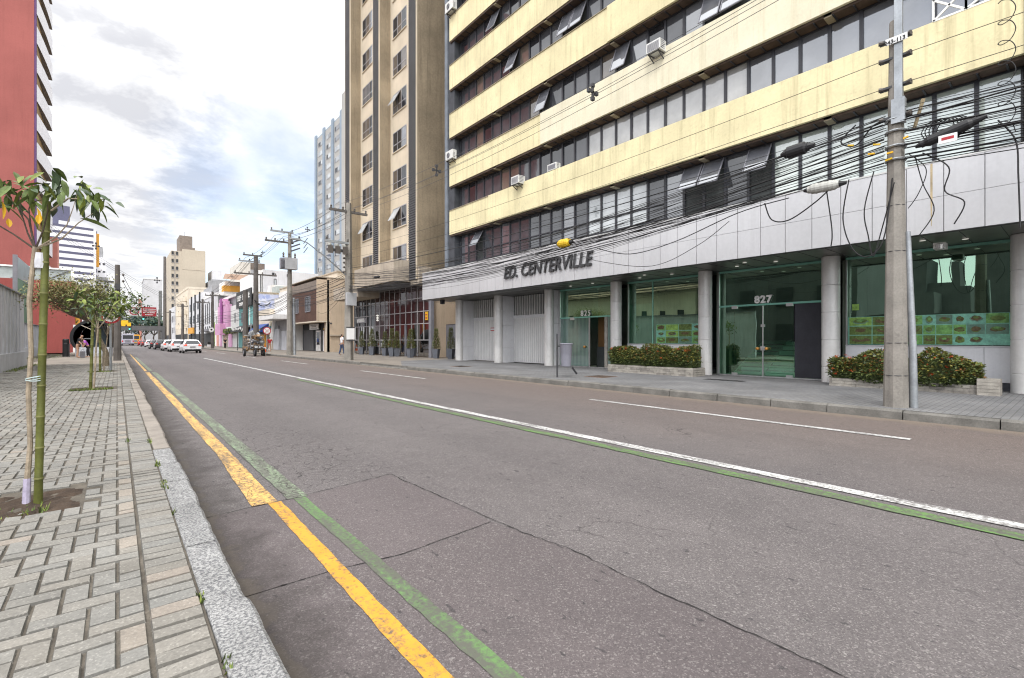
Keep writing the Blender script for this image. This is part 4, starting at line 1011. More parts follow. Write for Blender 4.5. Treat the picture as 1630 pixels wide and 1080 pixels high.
# cream house with blue awning, then the block with blue mural
B = building('cream_house','low cream building with a deep blue shop awning','building',(18,74.5,.16))
part(B,'wall','cream_wall',(16,22,71,78,.16,5.7)); part(B,'shop_front','shop_dark',(15.95,16,71.6,77.5,.2,2.7)); part(B,'shutter','frame_light',(15.92,15.96,72.0,74.0,.2,2.6))
mb = MB(); mb.face([(16,77.3,3.7),(16,71.5,3.7),(14.7,71.5,2.85),(14.7,77.3,2.85)],'awning_blue'); mb.face([(14.7,77.3,2.85),(14.7,71.5,2.85),(14.7,71.5,2.5),(14.7,77.3,2.5)],'awning_blue'); mb.face([(16,71.5,3.7),(14.7,71.5,2.5),(16,71.5,2.5)],'awning_blue'); mb.build('awning', B)
mb = MB(); mb.box(15.6,16,72.3,72.8,.2,2.2,'orange_wall'); mb.build('goods_stand', B)
B = building('mural_building','flat roofed building with a blue patterned mural on its side wall','building',(19,85,.16))
part(B,'wall','white_wall',(16,30,78.1,92,.16,8.4)); part(B,'mural','mural',(16.1,29,78.02,78.1,5.6,8.2)); part(B,'coping','beam',(15.9,30,77.95,92.1,8.4,8.55)); part(B,'roof_tank','roof_metal',(19,22,80,83,8.55,9.8))
part(B,'teal_front','teal_wall',(15.9,16,80,91.5,3.6,6.7)); part(B,'pilaster','number_white',(15.8,15.9,82.9,83.1,3.7,6.7))
part(B,'shop_front','shop_dark',(15.9,16,79,92,.16,3.6)); part(B,'teal_door','teal_wall',(15.8,15.9,87.5,91.5,.2,2.7)); win_row(B,(85.5,88.5),4.3,5.9,15.88,1.6,'pane_grey','frame_grey')
mb = MB(); mb.face([(15.9,91.5,3.8),(15.9,79.5,3.8),(14.6,79.5,3.1),(14.6,91.5,3.1)],'black_sign'); mb.face([(14.6,91.5,3.1),(14.6,79.5,3.1),(14.6,79.5,2.7),(14.6,91.5,2.7)],'black_sign'); r_ = random.Random(2)
for q in range(8): yy = 80.2+q*1.35; mb.obox((14.57,yy,3.0+r_.uniform(-.05,.3)),.02,.42,.13,'number_white',Matrix.Rotation(r_.uniform(-.5,.5),3,'X'))
mb.build('awning', B)
B = thing('billboard','large dark rooftop billboard with white lettering over the teal shop front','billboard',(16,86,6.6))
mb = MB(); mb.box(15.6,15.75,80.6,92.4,6.72,9.4,'black_sign'); mb.build('panel', B)
mb = MB(); r_ = random.Random(8)
for (ya, yb, za, zb) in ((81.7,83.9,8.0,8.85),(85.2,87.1,7.95,8.8),(87.8,91.6,7.9,8.75),(85.0,89.8,7.05,7.55)):
    yy = yb
    while yy > ya+.2:
        wl = r_.uniform(.35,.5); mb.box(15.58,15.6,yy-.12,yy,za,zb,'number_white')
        for z in r_.sample([za,(za+zb)/2,zb-.14],2): mb.box(15.58,15.6,max(ya,yy-wl),yy-.1,z,z+.14,'number_white')
        if r_.random() < .6: mb.box(15.58,15.6,max(ya,yy-wl)-.1,max(ya,yy-wl),za,zb,'number_white')
        yy -= wl+.2
mb.build('lettering', B)
for y in (82,86.5,91): mb = MB(); mb.bar((15.8,y,6.7),(17.5,y,8.6),.08,.08,'steel_dark'); mb.build('strut', B)
# white house with pink tower
B = building('pink_house','white two storey house with a pink stepped tower and magenta stripe on its front','house',(18,105,.16))
part(B,'wall','white_wall',(16,24,92.2,118,.16,7.6)); part(B,'gable','grey_wall',(16.7,24,92.4,110,7.6,9.3)); part(B,'roof','white_wall',(16.3,24.3,92.0,110.4,9.3,9.75))
part(B,'pink_tower','pink_wall',(15.5,16.2,100,111,3.0,8.0),(15.4,16.2,102.2,109,8.0,8.7),(15.3,16.2,103.6,107.5,8.7,9.2)); part(B,'stripe','magenta',(15.2,15.4,104.6,106.4,4.6,9.3))
part(B,'pink_box','pink_wall',(14.7,15.5,102.5,108.5,2.4,4.5)); part(B,'door','salmon',(15.9,16,113.2,115.4,.2,2.5)); part(B,'doorway','cream_wall',(15.85,16,103,107,.2,2.7)); part(B,'pink_strip','pink_wall',(15.88,16,98,101.5,.2,2.8)); part(B,'pink_strip','pink_wall',(15.88,16,109,111.5,.2,2.8)); part(B,'shutter','white_wall',(15.85,15.97,93.2,97.2,.2,2.8))
win_row(B,(115.5,),4.6,6.4,16,1.2,'pane_dark','number_white'); win_row(B,(95.5,),4.4,6.3,16,1.6,'pane_grey','number_white')
mb = MB(); r_ = random.Random(5)
for q in range(70):
    y = r_.uniform(92.6,99); mb.obox((15.3+r_.uniform(-.5,.5),y,2.95+r_.uniform(-.3,.35)),.22,.3,.16,r_.choice(['leaf_green','leaf_olive','leaf_dark']),Matrix.Rotation(r_.uniform(0,3),3,'Z'))
mb.build('awning', B)
mb = MB(); mb.box(15.1,15.2,92.8,98.5,3.2,3.75,'number_white'); mb.build('sign', B)
# grey block with tall slot windows
B = building('grey_block','dark grey sided block with a pale front and tall narrow black windows','building',(18,126,.16))
part(B,'wall','dark_wall',(16.6,26,118.2,136,.16,10.8)); part(B,'front','pale_wall',(16,16.6,118.2,136,.16,11.0)); part(B,'coping','white_wall',(15.9,26.1,118.1,136.1,11.0,11.4)); part(B,'penthouse','white_wall',(19,27,120,134,11.4,13.6))
for y in (120,123,126,129,132): part(B,'window','shop_dark',(15.94,16,y-.45,y+.45,5.2,9.8),(15.94,16,y-.45,y+.45,3.2,4.6))
part(B,'shop_front','shop_dark',(15.9,16,119,135,.2,3)); part(B,'green_wall','green_wall',(15.85,16,118.3,121.5,.2,5.2)); part(B,'canopy','frame_grey',(14.6,16,119,131,3.3,3.8))
B = building('white_block','white three storey block with thin black vertical fins','building',(18,150,.16))
part(B,'wall','pale_wall',(16,26,137,166,.16,13.2)); [part(B,'fin','shop_dark',(15.7,16,y,y+.4,.2,13.4)) for y in (141,150,158)]; part(B,'roof','grey_wall',(18,26,138,152,13.2,15)); part(B,'shop_front','shop_dark',(15.9,16,138,165,.2,3)); part(B,'sign','orange_wall',(15.5,15.9,152,163,3.2,4.8))
win_row(B,(145.5,154,162),6,8,16,2.6,'pane_far','frame_grey'); win_row(B,(145.5,154,162),9.4,11.4,16,2.6,'pane_far','frame_grey')
B = building('balcony_house','narrow old house with rounded cream balconies stacked on its front','house',(18,180,.16))
part(B,'wall','cream_wall',(16,26,168,206,.16,16.5))
for z in (5,9,13):
    mb = MB(); mb.lathe((16,172,z),[(1.6,0),(1.6,1.3)],'cream_wall',16); mb.lathe((16,186,z),[(1.6,0),(1.6,1.3)],'cream_wall',16); mb.build('balcony', B)
    win_row(B,(179,195),z+.5,z+2.2,16,2.2,'pane_dark','cream_wall')
part(B,'parapet','cream_wall',(15.9,26,167.9,206.1,16.5,17.1)); part(B,'shop_front','shop_dark',(15.9,16,169,205,.2,3.3))
B = building('white_row','weathered white row house further down the street','house',(18,220,.16))
part(B,'wall','pale_wall',(15.9,26,206.3,232.5,.16,13.5)); win_row(B,(211,217,223,229),8,10.3,15.9,2,'pane_dark','frame_grey'); win_row(B,(211,217,223,229),4,6,15.9,2,'pane_dark','frame_grey')
# beige twelve storey block
B = building('beige_highrise','tall blank sided beige high-rise with a narrow stair tower on its roof','high-rise',(22,245,.16))
part(B,'wall','sand_wall',(16.6,28.2,233,262,.16,37.2)); part(B,'step','sand_wall',(20.2,28.2,232.9,233,30,38.2))
part(B,'roof_tower','brown_block',(19.6,24.0,236,248,37.2,44.2),(24.0,24.9,236,248,37.2,39.6)); part(B,'antenna','steel_dark',(21.6,21.7,240,240.1,44.2,46.5))
for z in range(12):
    for xx in (17.1,18.55):
        fr = MB(); fr.box(xx-.35,xx+.35,232.85,233.02,2.6+z*3,3.9+z*3,'shop_dark'); fr.box(xx-.42,xx+.42,232.75,233,2.45+z*3,2.6+z*3,'frame_light'); fr.build('window', B)
part(B,'stair_strip','frame_grey',(17.75,17.9,232.9,233,1,37)); part(B,'shop_front','shop_dark',(16.5,16.6,234,261,.2,3.5))
# towers and blocks behind the street front
B = building('blue_grey_tower','very tall pale blue grey apartment slab behind the brown tower','apartment tower',(50,124,.1))
part(B,'wall','blue_grey_wall',(42.02,60,114.6,135.0,.1,56.4)); part(B,'front','grey_beige',(41.95,42.02,115,134.6,.1,56.0)); part(B,'low_block','blue_grey_wall',(41.5,60,135.0,136.6,.1,17)); part(B,'lift_tower','grey_beige',(41.6,60,109.5,114.6,.1,60.5))
[part(B,'fin','blue_fin',(41.6,42,y,y+1.3,.1,57)) for y in (114.6,120.6,127.2,133.7)]
for bi, y in enumerate((118.3,124.6,131.0)):
    for q in range(17):
        z = 12.0+q*2.58; fr = MB(); fr.box(41.9,41.96,y-1.7,y+1.7,z,z+1.3,'frame_light'); fo = fr.build('window', B)
        p = MB(); cut = rr.uniform(-.6,1.2); p.face([(41.88,y+1.6,z+.1),(41.88,y+cut,z+.1),(41.88,y+cut,z+1.2),(41.88,y+1.6,z+1.2)], rr.choice(['pane_far','pane_dark','pane_grey'])); p.face([(41.88,y+cut,z+.1),(41.88,y-1.6,z+.1),(41.88,y-1.6,z+1.2),(41.88,y+cut,z+1.2)], rr.choice(['pane_far','pane_pale','pane_pale','pane_grey'])); p.build('pane', fo)
B = building('concrete_tower','unfinished looking grey concrete tower behind the rooftop billboard','building',(25,137,.1))
part(B,'wall','pale_beige',(22.8,25,130,144,.1,20.3)); part(B,'side_wall','grey_wall',(25,28.2,130,144,.1,18.6)); part(B,'band','orange_wall',(23.2,28.2,129.9,130,13.2,14.6)); part(B,'recess','dark_wall',(24.2,28.0,129.9,130,14.8,17.2),(24.4,28.0,129.9,130,8,12.8)); part(B,'roof_house','brown_block',(25,28.6,132,142,18.6,20.6))
B = building('white_block','plain white block with slit windows behind the blue mural','building',(24,100,.1))
part(B,'wall','pale_wall',(20.3,30,95,112,.1,14.2)); part(B,'front','white_wall',(19.6,20.3,95,112,.1,14.0)); part(B,'slot','dark_wall',(19.8,19.95,94.94,95,5,13.2),(20.08,20.22,94.94,95,5,13.2)); win_side(B,(22.3,),11.0,12.6,95,.35,'pane_pale','shop_dark',0); win_side(B,(22.0,24.5),13.2,13.7,95,.3,'pane_dark','shop_dark',0)
mb = MB(); mb.box(20.6,24,90,93,8.6,11,'white_wall'); r_ = random.Random(3)
for q in range(4): mb.obox((22.0+q*.5,89.97,9.6),.14,.02,.4,'leaf_olive',Matrix.Rotation(r_.uniform(-.4,.4),3,'Y'))
mb.build('roof_sign', B)
B = building('ochre_house','ochre walled upper storey with a grey tiled roof above the white shop row','house',(20,122,.1))
part(B,'wall','white_wall',(18.2,24.5,121,128,.1,14.4)); part(B,'ochre_band','orange_wall',(17.6,21.2,118.3,120.9,11.9,13.2)); part(B,'lower_wall','pale_wall',(17.65,21.1,118.4,120.8,.1,11.9)); mb = MB(); mb.face([(17,115,14.2),(25.2,115,14.2),(24,122,16.2),(18.4,122,16.2)],'roof_tile'); mb.face([(25.2,115,14.2),(25.2,129,14.2),(24,122,16.2)],'roof_tile'); mb.build('roof', B); part(B,'window','shop_dark',(21.1,24.2,120.9,121,12,13.8))
B = building('grey_roof_block','two dark grey box-like upper storeys between the beige high-rise and the ochre house','building',(30,250,.1))
part(B,'wall','grey_wall',(30,38,230,250,.1,26.5),(28.6,33,226,230,.1,25.5)); part(B,'penthouse','pale_wall',(30.5,34,232,245,26.5,30.5))
B = building('white_slab','plain white slab block at the far end left of the beige high-rise','high-rise',(15,340,.1))
part(B,'wall','pale_wall',(11.4,19.5,330,360,.1,35)); part(B,'glass_strip','pane_far',(17.9,19.5,329.9,330,.1,29)); part(B,'coping','white_wall',(11.2,19.6,329.8,360,35,35.6))
B = building('pale_block','hazy pale blue and pink block closing the end of the street','building',(8,400,.1))
part(B,'wall','pale_wall',(2,13.5,390,420,.1,24)); part(B,'pink_wall','salmon',(10.6,12.8,389.8,390,.1,28)); part(B,'blue_panel','blue_grey_wall',(7.2,10.4,389.7,390,.1,22)); win_side(B,(8,9.6),20,22,389.7,1.0,'pane_far','pale_wall',0)
# bridge-like foliage and signs at the end are built further on
# left-hand side
B = building('red_tower','tall brick red apartment tower with curved white balconies on its corner','apartment tower',(-14,80,.1))
part(B,'wall','red_wall',(-30,-6.55,69,79.2,.1,62)); part(B,'edge_strip','purple_edge',(-6.55,-6.42,69.02,69.7,.1,62))
for q in range(17):
    z = 8.2+q*3.02; mb = MB()
    pts = [(-6.4+1.0*math.sin(min(1,t*1.0)*math.pi/2)**1.0 if False else -6.45+.52*math.sin(t*math.pi/2), 69.6+9.2*t) for t in [i/10 for i in range(11)]]
    for (xa,ya),(xb,yb) in zip(pts, pts[1:]):
        mb.face([(xa,ya,z),(xb,yb,z),(xb,yb,z+1.75),(xa,ya,z+1.75)],'balcony_white'); mb.face([(xa,ya,z+1.75),(xb,yb,z+1.75),(-6.5,yb,z+1.75),(-6.5,ya,z+1.75)],'balcony_white')
    bo = mb.build('balcony', B)
    mb = MB()
    for (xa,ya),(xb,yb) in zip(pts, pts[1:]): mb.face([(xb,yb,z-.02),(xa,ya,z-.02),(-6.5,ya,z-.02),(-6.5,yb,z-.02)],'balcony_soffit')
    mb.box(-6.5,-6.45,70.3,78.6,z+1.75,z+2.98,'balcony_wall'); mb.build('balcony_soffit', bo)
part(B,'salmon_wing','salmon',(-7,-5.85,84,86,.1,14.5))
B = building('red_annex','blank brick red single storey annex with a metal and glass roof edge','building',(-6,72,.1))
part(B,'wall','red_wall_low',(-16,-3.35,67,69,.1,7.45),(-16,-3.35,69,80,.1,7.4)); part(B,'white_strip','white_wall',(-3.5,-3.3,66.9,67,.1,3))
mb = MB(); mb.box(-16,-3.6,67.1,67.2,7.45,8.6,'roof_metal'); mb.box(-16,-3.5,66.95,67.2,8.6,8.75,'number_white'); mb.box(-3.65,-3.45,66.95,67.2,7.45,8.7,'number_white')
for x in (-13,-10.5,-8,-5.6): mb.bar((x,67.05,7.5),(x+1.8,67.05,8.55),.06,.06,'frame_grey')
mb.build('roof_edge', B); part(B,'orange_pier','orange_wall',(-3.34,-3.0,67.2,67.6,.1,4.6)); part(B,'pale_wall','pale_wall',(-3.34,-1.6,82,83,.1,5.0))
B = building('striped_tower','white high-rise with dark blue horizontal window stripes and an orange edge panel','high-rise',(-17,310,.1))
mb = MB(); rot = Matrix.Rotation(R(14),3,'Z'); mb.obox((-18.5,312,27),8.6,10,27,'balcony_white',rot)
mb.build('wall', B)
for q in range(14):
    mb = MB(); c = Vector((-18.5,312,15+q*3.02))+rot@Vector((-.4,-10.02,0)); mb.obox(c,8.0,.05,.55,'stripe_dark',rot); mb.build('window', B)
mb = MB(); c = Vector((-18.5,312,45))+rot@Vector((9.4,-7,0)); mb.obox(c,.7,1.5,8,'orange_wall',rot); mb.build('orange_panel', B)
mb = MB(); c = Vector((-18.5,312,56))+rot@Vector((1.5,0,0)); mb.obox(c,5,4,1.6,'pale_wall',rot); c = Vector((-18.5,312,60))+rot@Vector((-2.5,0,0)); mb.obox(c,3,3,5,'stripe_dark',rot); mb.build('roof_house', B)
mb = MB()
for q in range(16): mb.obox(Vector((-18.5,312,8+q*3.02))+rot@Vector((8.9,-4,0)),.5,4,.9,'stripe_dark',rot)
mb.build('side_balcony', B)
B = building('grey_highrise','grey topped high-rise beyond the striped tower','high-rise',(-8,350,.1))
part(B,'wall','pale_beige',(-11.5,-9,345,370,.1,44)); part(B,'grey_top','grey_wall',(-10.8,-6.2,352,368,30,53.6)); part(B,'front','balcony_white',(-9.4,-4.6,350,370,36.5,47.5)); part(B,'lower_front','pale_wall',(-9.6,-3.8,350,370,.1,36)); part(B,'band','grey_wall',(-9.7,-3.7,349.8,350,34.5,36.5))
win_side(B,(-7.6,-5.6),43.2,44.4,350,1.1,'pane_dark','frame_grey',0); win_side(B,(-7.6,-5.6),39,40,350,1.1,'pane_dark','frame_grey',0)
win_side(B,(-8.4,-6.6,-4.8),30.5,32,350,1.3,'pane_dark','frame_grey',0); win_side(B,(-8.4,-6.6,-4.8),26,27.5,350,1.3,'pane_dark','frame_grey',0)
# pavement-side fence, in concrete panels on a plinth
def fence(y0, y1, x, label, h=3.55):
    t = thing('panel_fence', label, 'fence', (x,(y0+y1)/2,.15))
    part(t,'plinth','fence_grey',(x-.22,x,y0,y1,.1,.85)); mb = MB(); mb.box(x-.16,x-.10,y0,y1,.85,h,'fence_grey'); n = int((y1-y0)/.85)
    for q in range(n): mb.box(x-.10,x-.075,y0+q*.85,y0+q*.85+.30,.85,h-.05*(q%2),'fence_grey')
    mb.build('panel', t); part(t,'cap','frame_grey',(x-.2,x-.02,y0,y1,h,h+.05)); return t
fence(16,33.6,-3.45,'pale grey panelled boundary wall along the left pavement edge'); fence(46,60,-5.0,'short weathered grey wall by the grass below the red annex',2.6)
mb = MB(); mb.box(-5.6,-5.4,48,55.5,1.0,5.8,'green_panel'); t = thing('advert_panel','green glass advertising panel standing beyond the grey boundary wall','panel',(-5.5,52,.1))
mb.build('lower_pane', t); part(t,'upper_pane','ad_glass',(-5.6,-5.4,48,55.5,5.82,7.3)); part(t,'frame','frame_grey',(-5.62,-5.38,47.9,48,.1,7.4),(-5.62,-5.38,55.5,55.6,.1,7.4),(-5.6,-5.4,48,55.5,.1,1.0))
# the side of the street behind the viewer, which the shop glass mirrors
B = building('mirrored_house','long pale house with small dark windows, seen only as a reflection in the shop glass','house',(-13,36,.1))
part(B,'wall','cream_wall',(-20,-9.2,24,50,.1,6.4)); mb = MB(); mb.face([(-8.6,23.5,6.3),(-8.6,50.5,6.3),(-14.5,50.5,8.6),(-14.5,23.5,8.6)],'roof_tile'); mb.face([(-14.5,23.5,8.6),(-14.5,50.5,8.6),(-20.4,50.5,6.3),(-20.4,23.5,6.3)],'roof_tile'); mb.build('roof', B)
for q in range(12): y = 25.5+q*2.1; part(B,'window','shop_dark',(-9.2,-9.14,y-.3,y+.3,3.0,4.4))
B = building('mirrored_block','dark ochre block mirrored in the upper panes above the door numbered 827','building',(-14,13,.1))
part(B,'wall','dark_wall',(-22,-9,11,23,.1,9.5)); part(B,'window','shop_dark',*[(-9.06,-8.9,y-.6,y+.6,z,z+1.5) for y in (13,16,19,21.5) for z in (1.2,4.2,7.0)])
B = building('mirrored_tower','stepped dark skyline tower mirrored in the right-hand shop window','high-rise',(-70,-10,.1))
part(B,'wall','dark_wall',(-75,-60,18,34,.1,11),(-70,-58,3,9,.1,24),(-90,-75,-14,0,.1,36),(-62,-55,12,14.5,.1,9.5),(-62,-54,14.5,16,.1,13),(-62,-54,16,18,.1,8.5),(-50,-44,9,11.5,.1,8),(-50,-46,10.2,10.9,.1,11),(-48,-40,11.5,13.2,.1,7)); part(B,'window','pane_far',*[(-60.1,-59.9,20+q*3,21.6+q*3,z,z+1.6) for q in range(4) for z in (3,6,8)])
mb = MB(); mb.box(-9,-8.8,-14,10.5,.1,3.2,'dark_wall'); tag(mb.build('boundary_wall'),'dark boundary wall across the pavement mirrored low in the shop glass','wall')
# ------------------------------------------------------------------ utility poles
def oct_pole(mb, x, y, z0, z1, r0, r1, m, n=8):
    mb.tube([(x,y,z0),(x,y,z0+.35*(z1-z0)),(x,y,z1)], [r0, r0+(r1-r0)*.35, r1], m, n)
PX = 11.2
P1 = thing('utility_pole','thick weathered concrete utility pole tangled in cables in front of the shop window','utility pole',(PX,2.3,.16))
mb = MB(); oct_pole(mb,PX,2.3,.1,7.35,.195,.098,'pole_concrete'); mb.build('shaft', P1)
for z in (.75,1.35,3.05,3.9): mb = MB(); mb.tube([(PX+.19*math.cos(a)*(1-z*.07),2.3+.19*math.sin(a)*(1-z*.07),z) for a in [i*math.pi/8 for i in range(17)]],.006,'steel_dark',4); mb.build('band', P1)
for z in (4.75,5.0,5.28,5.5): mb = MB(); mb.tube([(PX+.15*math.cos(a),2.3+.15*math.sin(a),z) for a in [i*math.pi/8 for i in range(17)]],.022,'galvanised',5); mb.build('band', P1)
mb = MB(); mb.box(PX-.13,PX-.05,2.18,2.30,5.45,9.3,'galvanised'); mb.box(PX-.16,PX-.02,2.14,2.34,5.4,5.85,'galvanised'); mb.build('mast', P1)
mb = MB(); mb.box(PX-.16,PX-.15,2.10,2.42,6.88,7.0,'sign_white'); mb.build('number_plate', P1)
text('plate_number','243-113',(PX-.165,2.44,6.89),.10,'sign_black',P1,extrude=.002,bold=.002,sx=.95)
for z in (6.65,6.12,5.55,7.0):
    mb = MB()
    for s_ in (-1,1): mb.tube([(PX-.05,2.3+s_*.12,z),(PX-.09,2.3+s_*.24,z+.0)],[.03,.045],'insulator',8)
    mb.box(PX-.1,PX+.02,2.06,2.54,z-.02,z+.02,'steel_dark'); mb.build('insulator', P1)
mb = MB(); mb.bar((PX+.1,2.05,5.3),(PX-.02,1.9,5.75),.04,.04,'rust_run'); mb.build('bracket', P1)
pp = MB(); pp.tube([(PX+.06,2.05,.16),(PX+.05,2.065,1.3),(PX+.02,2.13,3.4)],[.066,.060,.045],'galvanised',10); tag(pp.build('cable_conduit',smooth=True),'galvanised conduit pipe strapped to the right side of the thick near pole','conduit')
def crossarm(t, x, y, z, half, along='x', m='pole_dark', ins=4):
    mb = MB()
    if along == 'x': mb.box(x-half,x+half,y-.06,y+.06,z-.07,z+.07,m)
    else: mb.box(x-.06,x+.06,y-half,y+half,z-.07,z+.07,m)
    a = mb.build('crossarm', t); mb = MB()
    for i in range(ins):
        f = -half+.1+(2*half-.2)*i/(ins-1); px, py = (x+f,y) if along == 'x' else (x,y+f)
        mb.lathe((px,py,z+.07),[(.025,0),(.07,.05),(.045,.1),(.07,.15),(.03,.2)],'insulator',8)
    mb.build('insulator', t)
P2 = thing('utility_pole','square concrete utility pole with a timber crossarm, meter box and long street lamp arm','utility pole',(PX,29.6,.16))
mb = MB(); mb.tube([(PX,29.6,.1),(PX,29.6,5.2),(PX,29.6,10.0)],[.30,.24,.17],'pole_concrete',4); mb.build('shaft', P2)
crossarm(P2,PX,29.6,9.45,1.2); crossarm(P2,PX-.75,29.5,7.45,.75,'x','galvanised',2)
mb = MB(); mb.box(PX-1.4,PX-.25,29.3,29.55,6.85,7.0,'steel_dark')
for q in range(3): mb.lathe((PX-1.25+q*.45,29.42,6.95),[(.05,0),(.16,.05),(.1,.2),(.13,.32),(.05,.36)],'closure_grey',10); mb.box(PX-1.4+q*.45,PX-1.1+q*.45,29.2,29.3,6.7,7.15,'insulator')
mb.build('switch_gear', P2)
mb = MB(); mb.tube([(PX-.1,29.6,5.4),(PX-1.4,29.6,6.45),(PX-2.5,29.6,7.2),(PX-2.9,29.6,7.3)],[.04,.036,.03,.03],'galvanised',8); mb.build('lamp_arm', P2)
mb = MB(); mb.obox((PX-3.2,29.6,7.32),.10,.34,.05,'galvanised',Matrix.Rotation(R(90),3,'Z')); mb.lathe((PX-2.95,29.6,7.36),[(.05,0),(.05,.14),(.01,.16)],'steel_dark',8); mb.build('lamp_head', P2)
mb = MB(); mb.box(PX-.32,PX+.32,29.1,29.3,3.55,4.35,'transformer'); mb.build('meter_box', P2, bevel=.02)
mb = MB()
for z in (1.4,2.2): mb.box(PX-.28,PX+.28,29.28,29.31,z-.03,z+.03,'steel_dark')
mb.box(PX-.26,PX+.24,29.27,29.285,1.45,2.15,'sign_white'); mb.build('notice', P2)
mb = MB()
for q in range(6): mb.lathe((PX-.33,29.5,5.6+q*.28),[(.04,0),(.09,.05),(.04,.12)],'insulator',8)
mb.build('insulator', P2)
P3 = thing('utility_pole','slim grey concrete pole carrying a grey box transformer','utility pole',(PX,42.9,.16))
mb = MB(); mb.tube([(PX,42.9,.1),(PX,42.9,5),(PX,42.9,10.4)],[.26,.21,.13],'pole_concrete',8); mb.tube([(PX+.35,42.7,.1),(PX+.28,42.75,5)],[.12,.1],'galvanised',8); mb.build('shaft', P3)
mb = MB(); mb.box(PX-.55,PX+.45,42.2,42.75,7.3,8.25,'transformer'); mb.box(PX-.85,PX-.55,42.3,42.7,7.3,8.2,'frame_grey')
for q in range(6): mb.box(PX-.84+q*.05,PX-.815+q*.05,42.2,42.3,7.4,8.1,'frame_grey')
mb.build('transformer', P3, bevel=.03)
mb = MB()
for q in range(3): mb.lathe((PX-.6+q*.45,42.45,8.25),[(.05,0),(.09,.1),(.05,.2),(.09,.3),(.03,.45)],'insulator',8)
mb.build('bushing', P3); crossarm(P3,PX-.8,42.9,9.6,1.1); crossarm(P3,PX-.6,42.9,10.45,.9,'x','galvanised',3)
mb = MB()
for q in range(3): mb.bar((PX+.1,42.8,8.9+q*.35),(PX+.75,42.6,9.2+q*.35),.08,.1,'steel_dark'); mb.bar((PX+1.0,42.5,8.8+q*.4),(PX+1.3,42.4,9.3+q*.4),.05,.05,'steel_dark')
mb.build('fuse', P3)
P4 = thing('utility_pole','dark round utility pole with a wide crossarm behind the handcart','utility pole',(PX,55.6,.16))
mb = MB(); mb.tube([(PX,55.6,.1),(PX,55.6,10.3)],[.3,.2],'pole_dark',10); mb.build('shaft', P4); crossarm(P4,PX,55.6,8.3,2.0); crossarm(P4,PX-.6,55.6,9.6,1.0,'x','galvanised',3); crossarm(P4,PX-.3,55.6,10.25,.9,'x','pole_dark',3)
mb = MB(); mb.tube(sagline((PX-.2,55.3,5.6),(PX+1.3,55.2,5.4),.5,8),.06,'cable_black',6); mb.build('cable_coil', P4)
def simple_pole(label, x, y, h_, r0=.24, r1=.16, arm=True, m='pole_dark'):
    t = thing('utility_pole', label, 'utility pole', (x,y,.16)); mb = MB(); mb.tube([(x,y,.05),(x,y,h_)],[r0,r1],m,8); mb.build('shaft', t)
    if arm: crossarm(t,x,y,h_-.6,1.0)
    return t
simple_pole('plain dark pole standing just left of the crossarm pole, before the dark billboard',10.85,59,6.9,.3,.24,False)
simple_pole('dark pole with crossarm in front of the grey block with slot windows',PX,85,8.8)
simple_pole('dark pole between the grey block and the white finned block',PX,96,8.4); simple_pole('distant dark pole in front of the white finned block',PX,128,9.5,.3,.22)
simple_pole('distant dark pole before the old balcony house',PX+.3,165,9.8,.35,.25); simple_pole('farthest dark pole on the right, by the foot of the beige high-rise',PX+.6,215,12.5,.4,.3,False)
simple_pole('tall dark lattice-like mast rising in front of the left edge of the beige high-rise',12.8,205,30.5,.55,.4,False)
LP = simple_pole('brown grey pole on the left kerb beside the tubular bus stop',.02,38.2,6.05,.20,.12,False)
mb = MB(); mb.box(-.12,.16,37.95,38.1,4.5,4.9,'steel_dark'); mb.lathe((.3,38.2,5.4),[(.03,0),(.08,.06),(.03,.14)],'insulator',8); mb.lathe((.3,38.2,5.0),[(.03,0),(.08,.06),(.03,.14)],'insulator',8); mb.build('bracket', LP)
t = thing('street_lamp','slender dark street lamp post behind the brown grey kerb pole','street lamp',(-.6,52,.15)); mb = MB(); mb.tube([(-.6,52,.1),(-.6,52,6.2)],[.09,.06],'steel_dark',8); mb.build('post', t); mb = MB(); mb.box(-1.0,-.2,51.9,52.1,6.2,6.35,'steel_dark'); mb.build('lamp_head', t)

# ------------------------------------------------------------------ cables
def cable(p0, p1, sag, r, label, group, m='cable_black', n=18, wob=0, parent=None, k=4):
    mb = MB(); mb.tube(sagline(p0,p1,sag,n,wob), r, m, k)
    return tag(mb.build('overhead_cable'), label, 'cable', group)
rc = random.Random(21)
ru = rc.uniform
# communication bundle: pole with lamp arm -> near pole -> off the right of the picture
for i in range(38):
    z = 4.68+i*.026; x = PX+ru(-.17,.17)
    cable((x,29.35,4.5+ru(-.1,1.1)),(x+ru(-.05,.05),2.45,z+ru(-.04,.04)),ru(.45,1.0),ru(.0035,.009),'thin black cable in the slack bundle left of the thick near pole','slack bundle left of the near pole',wob=.03,n=30)
for i in range(3):
    cable((PX-.1,29.3,4.55+i*.2),(PX-.12,2.45,4.72+i*.22),.62+.08*i,.015,'thick black trunk cable among the slack bundle left of the thick near pole','trunk cables left of the near pole',n=30,wob=.02)
for i in range(40):
    z = 4.62+i*.027; x = PX+ru(-.17,.17)
    cable((x,2.15,z+ru(-.04,.04)),(x+ru(-.2,.2),-26,5.1+i*.035+ru(-.1,.1)),ru(.35,.95),ru(.0035,.009),'thin black cable in the bundle running right from the thick near pole','bundle right of the near pole',wob=.03,n=30)
for i in range(3):
    cable((PX-.12,2.15,4.72+i*.25),(PX-.1,-26,5.2+i*.2),.6,.016,'thick black trunk cable running right from the thick near pole','trunk cables right of the near pole',n=30)
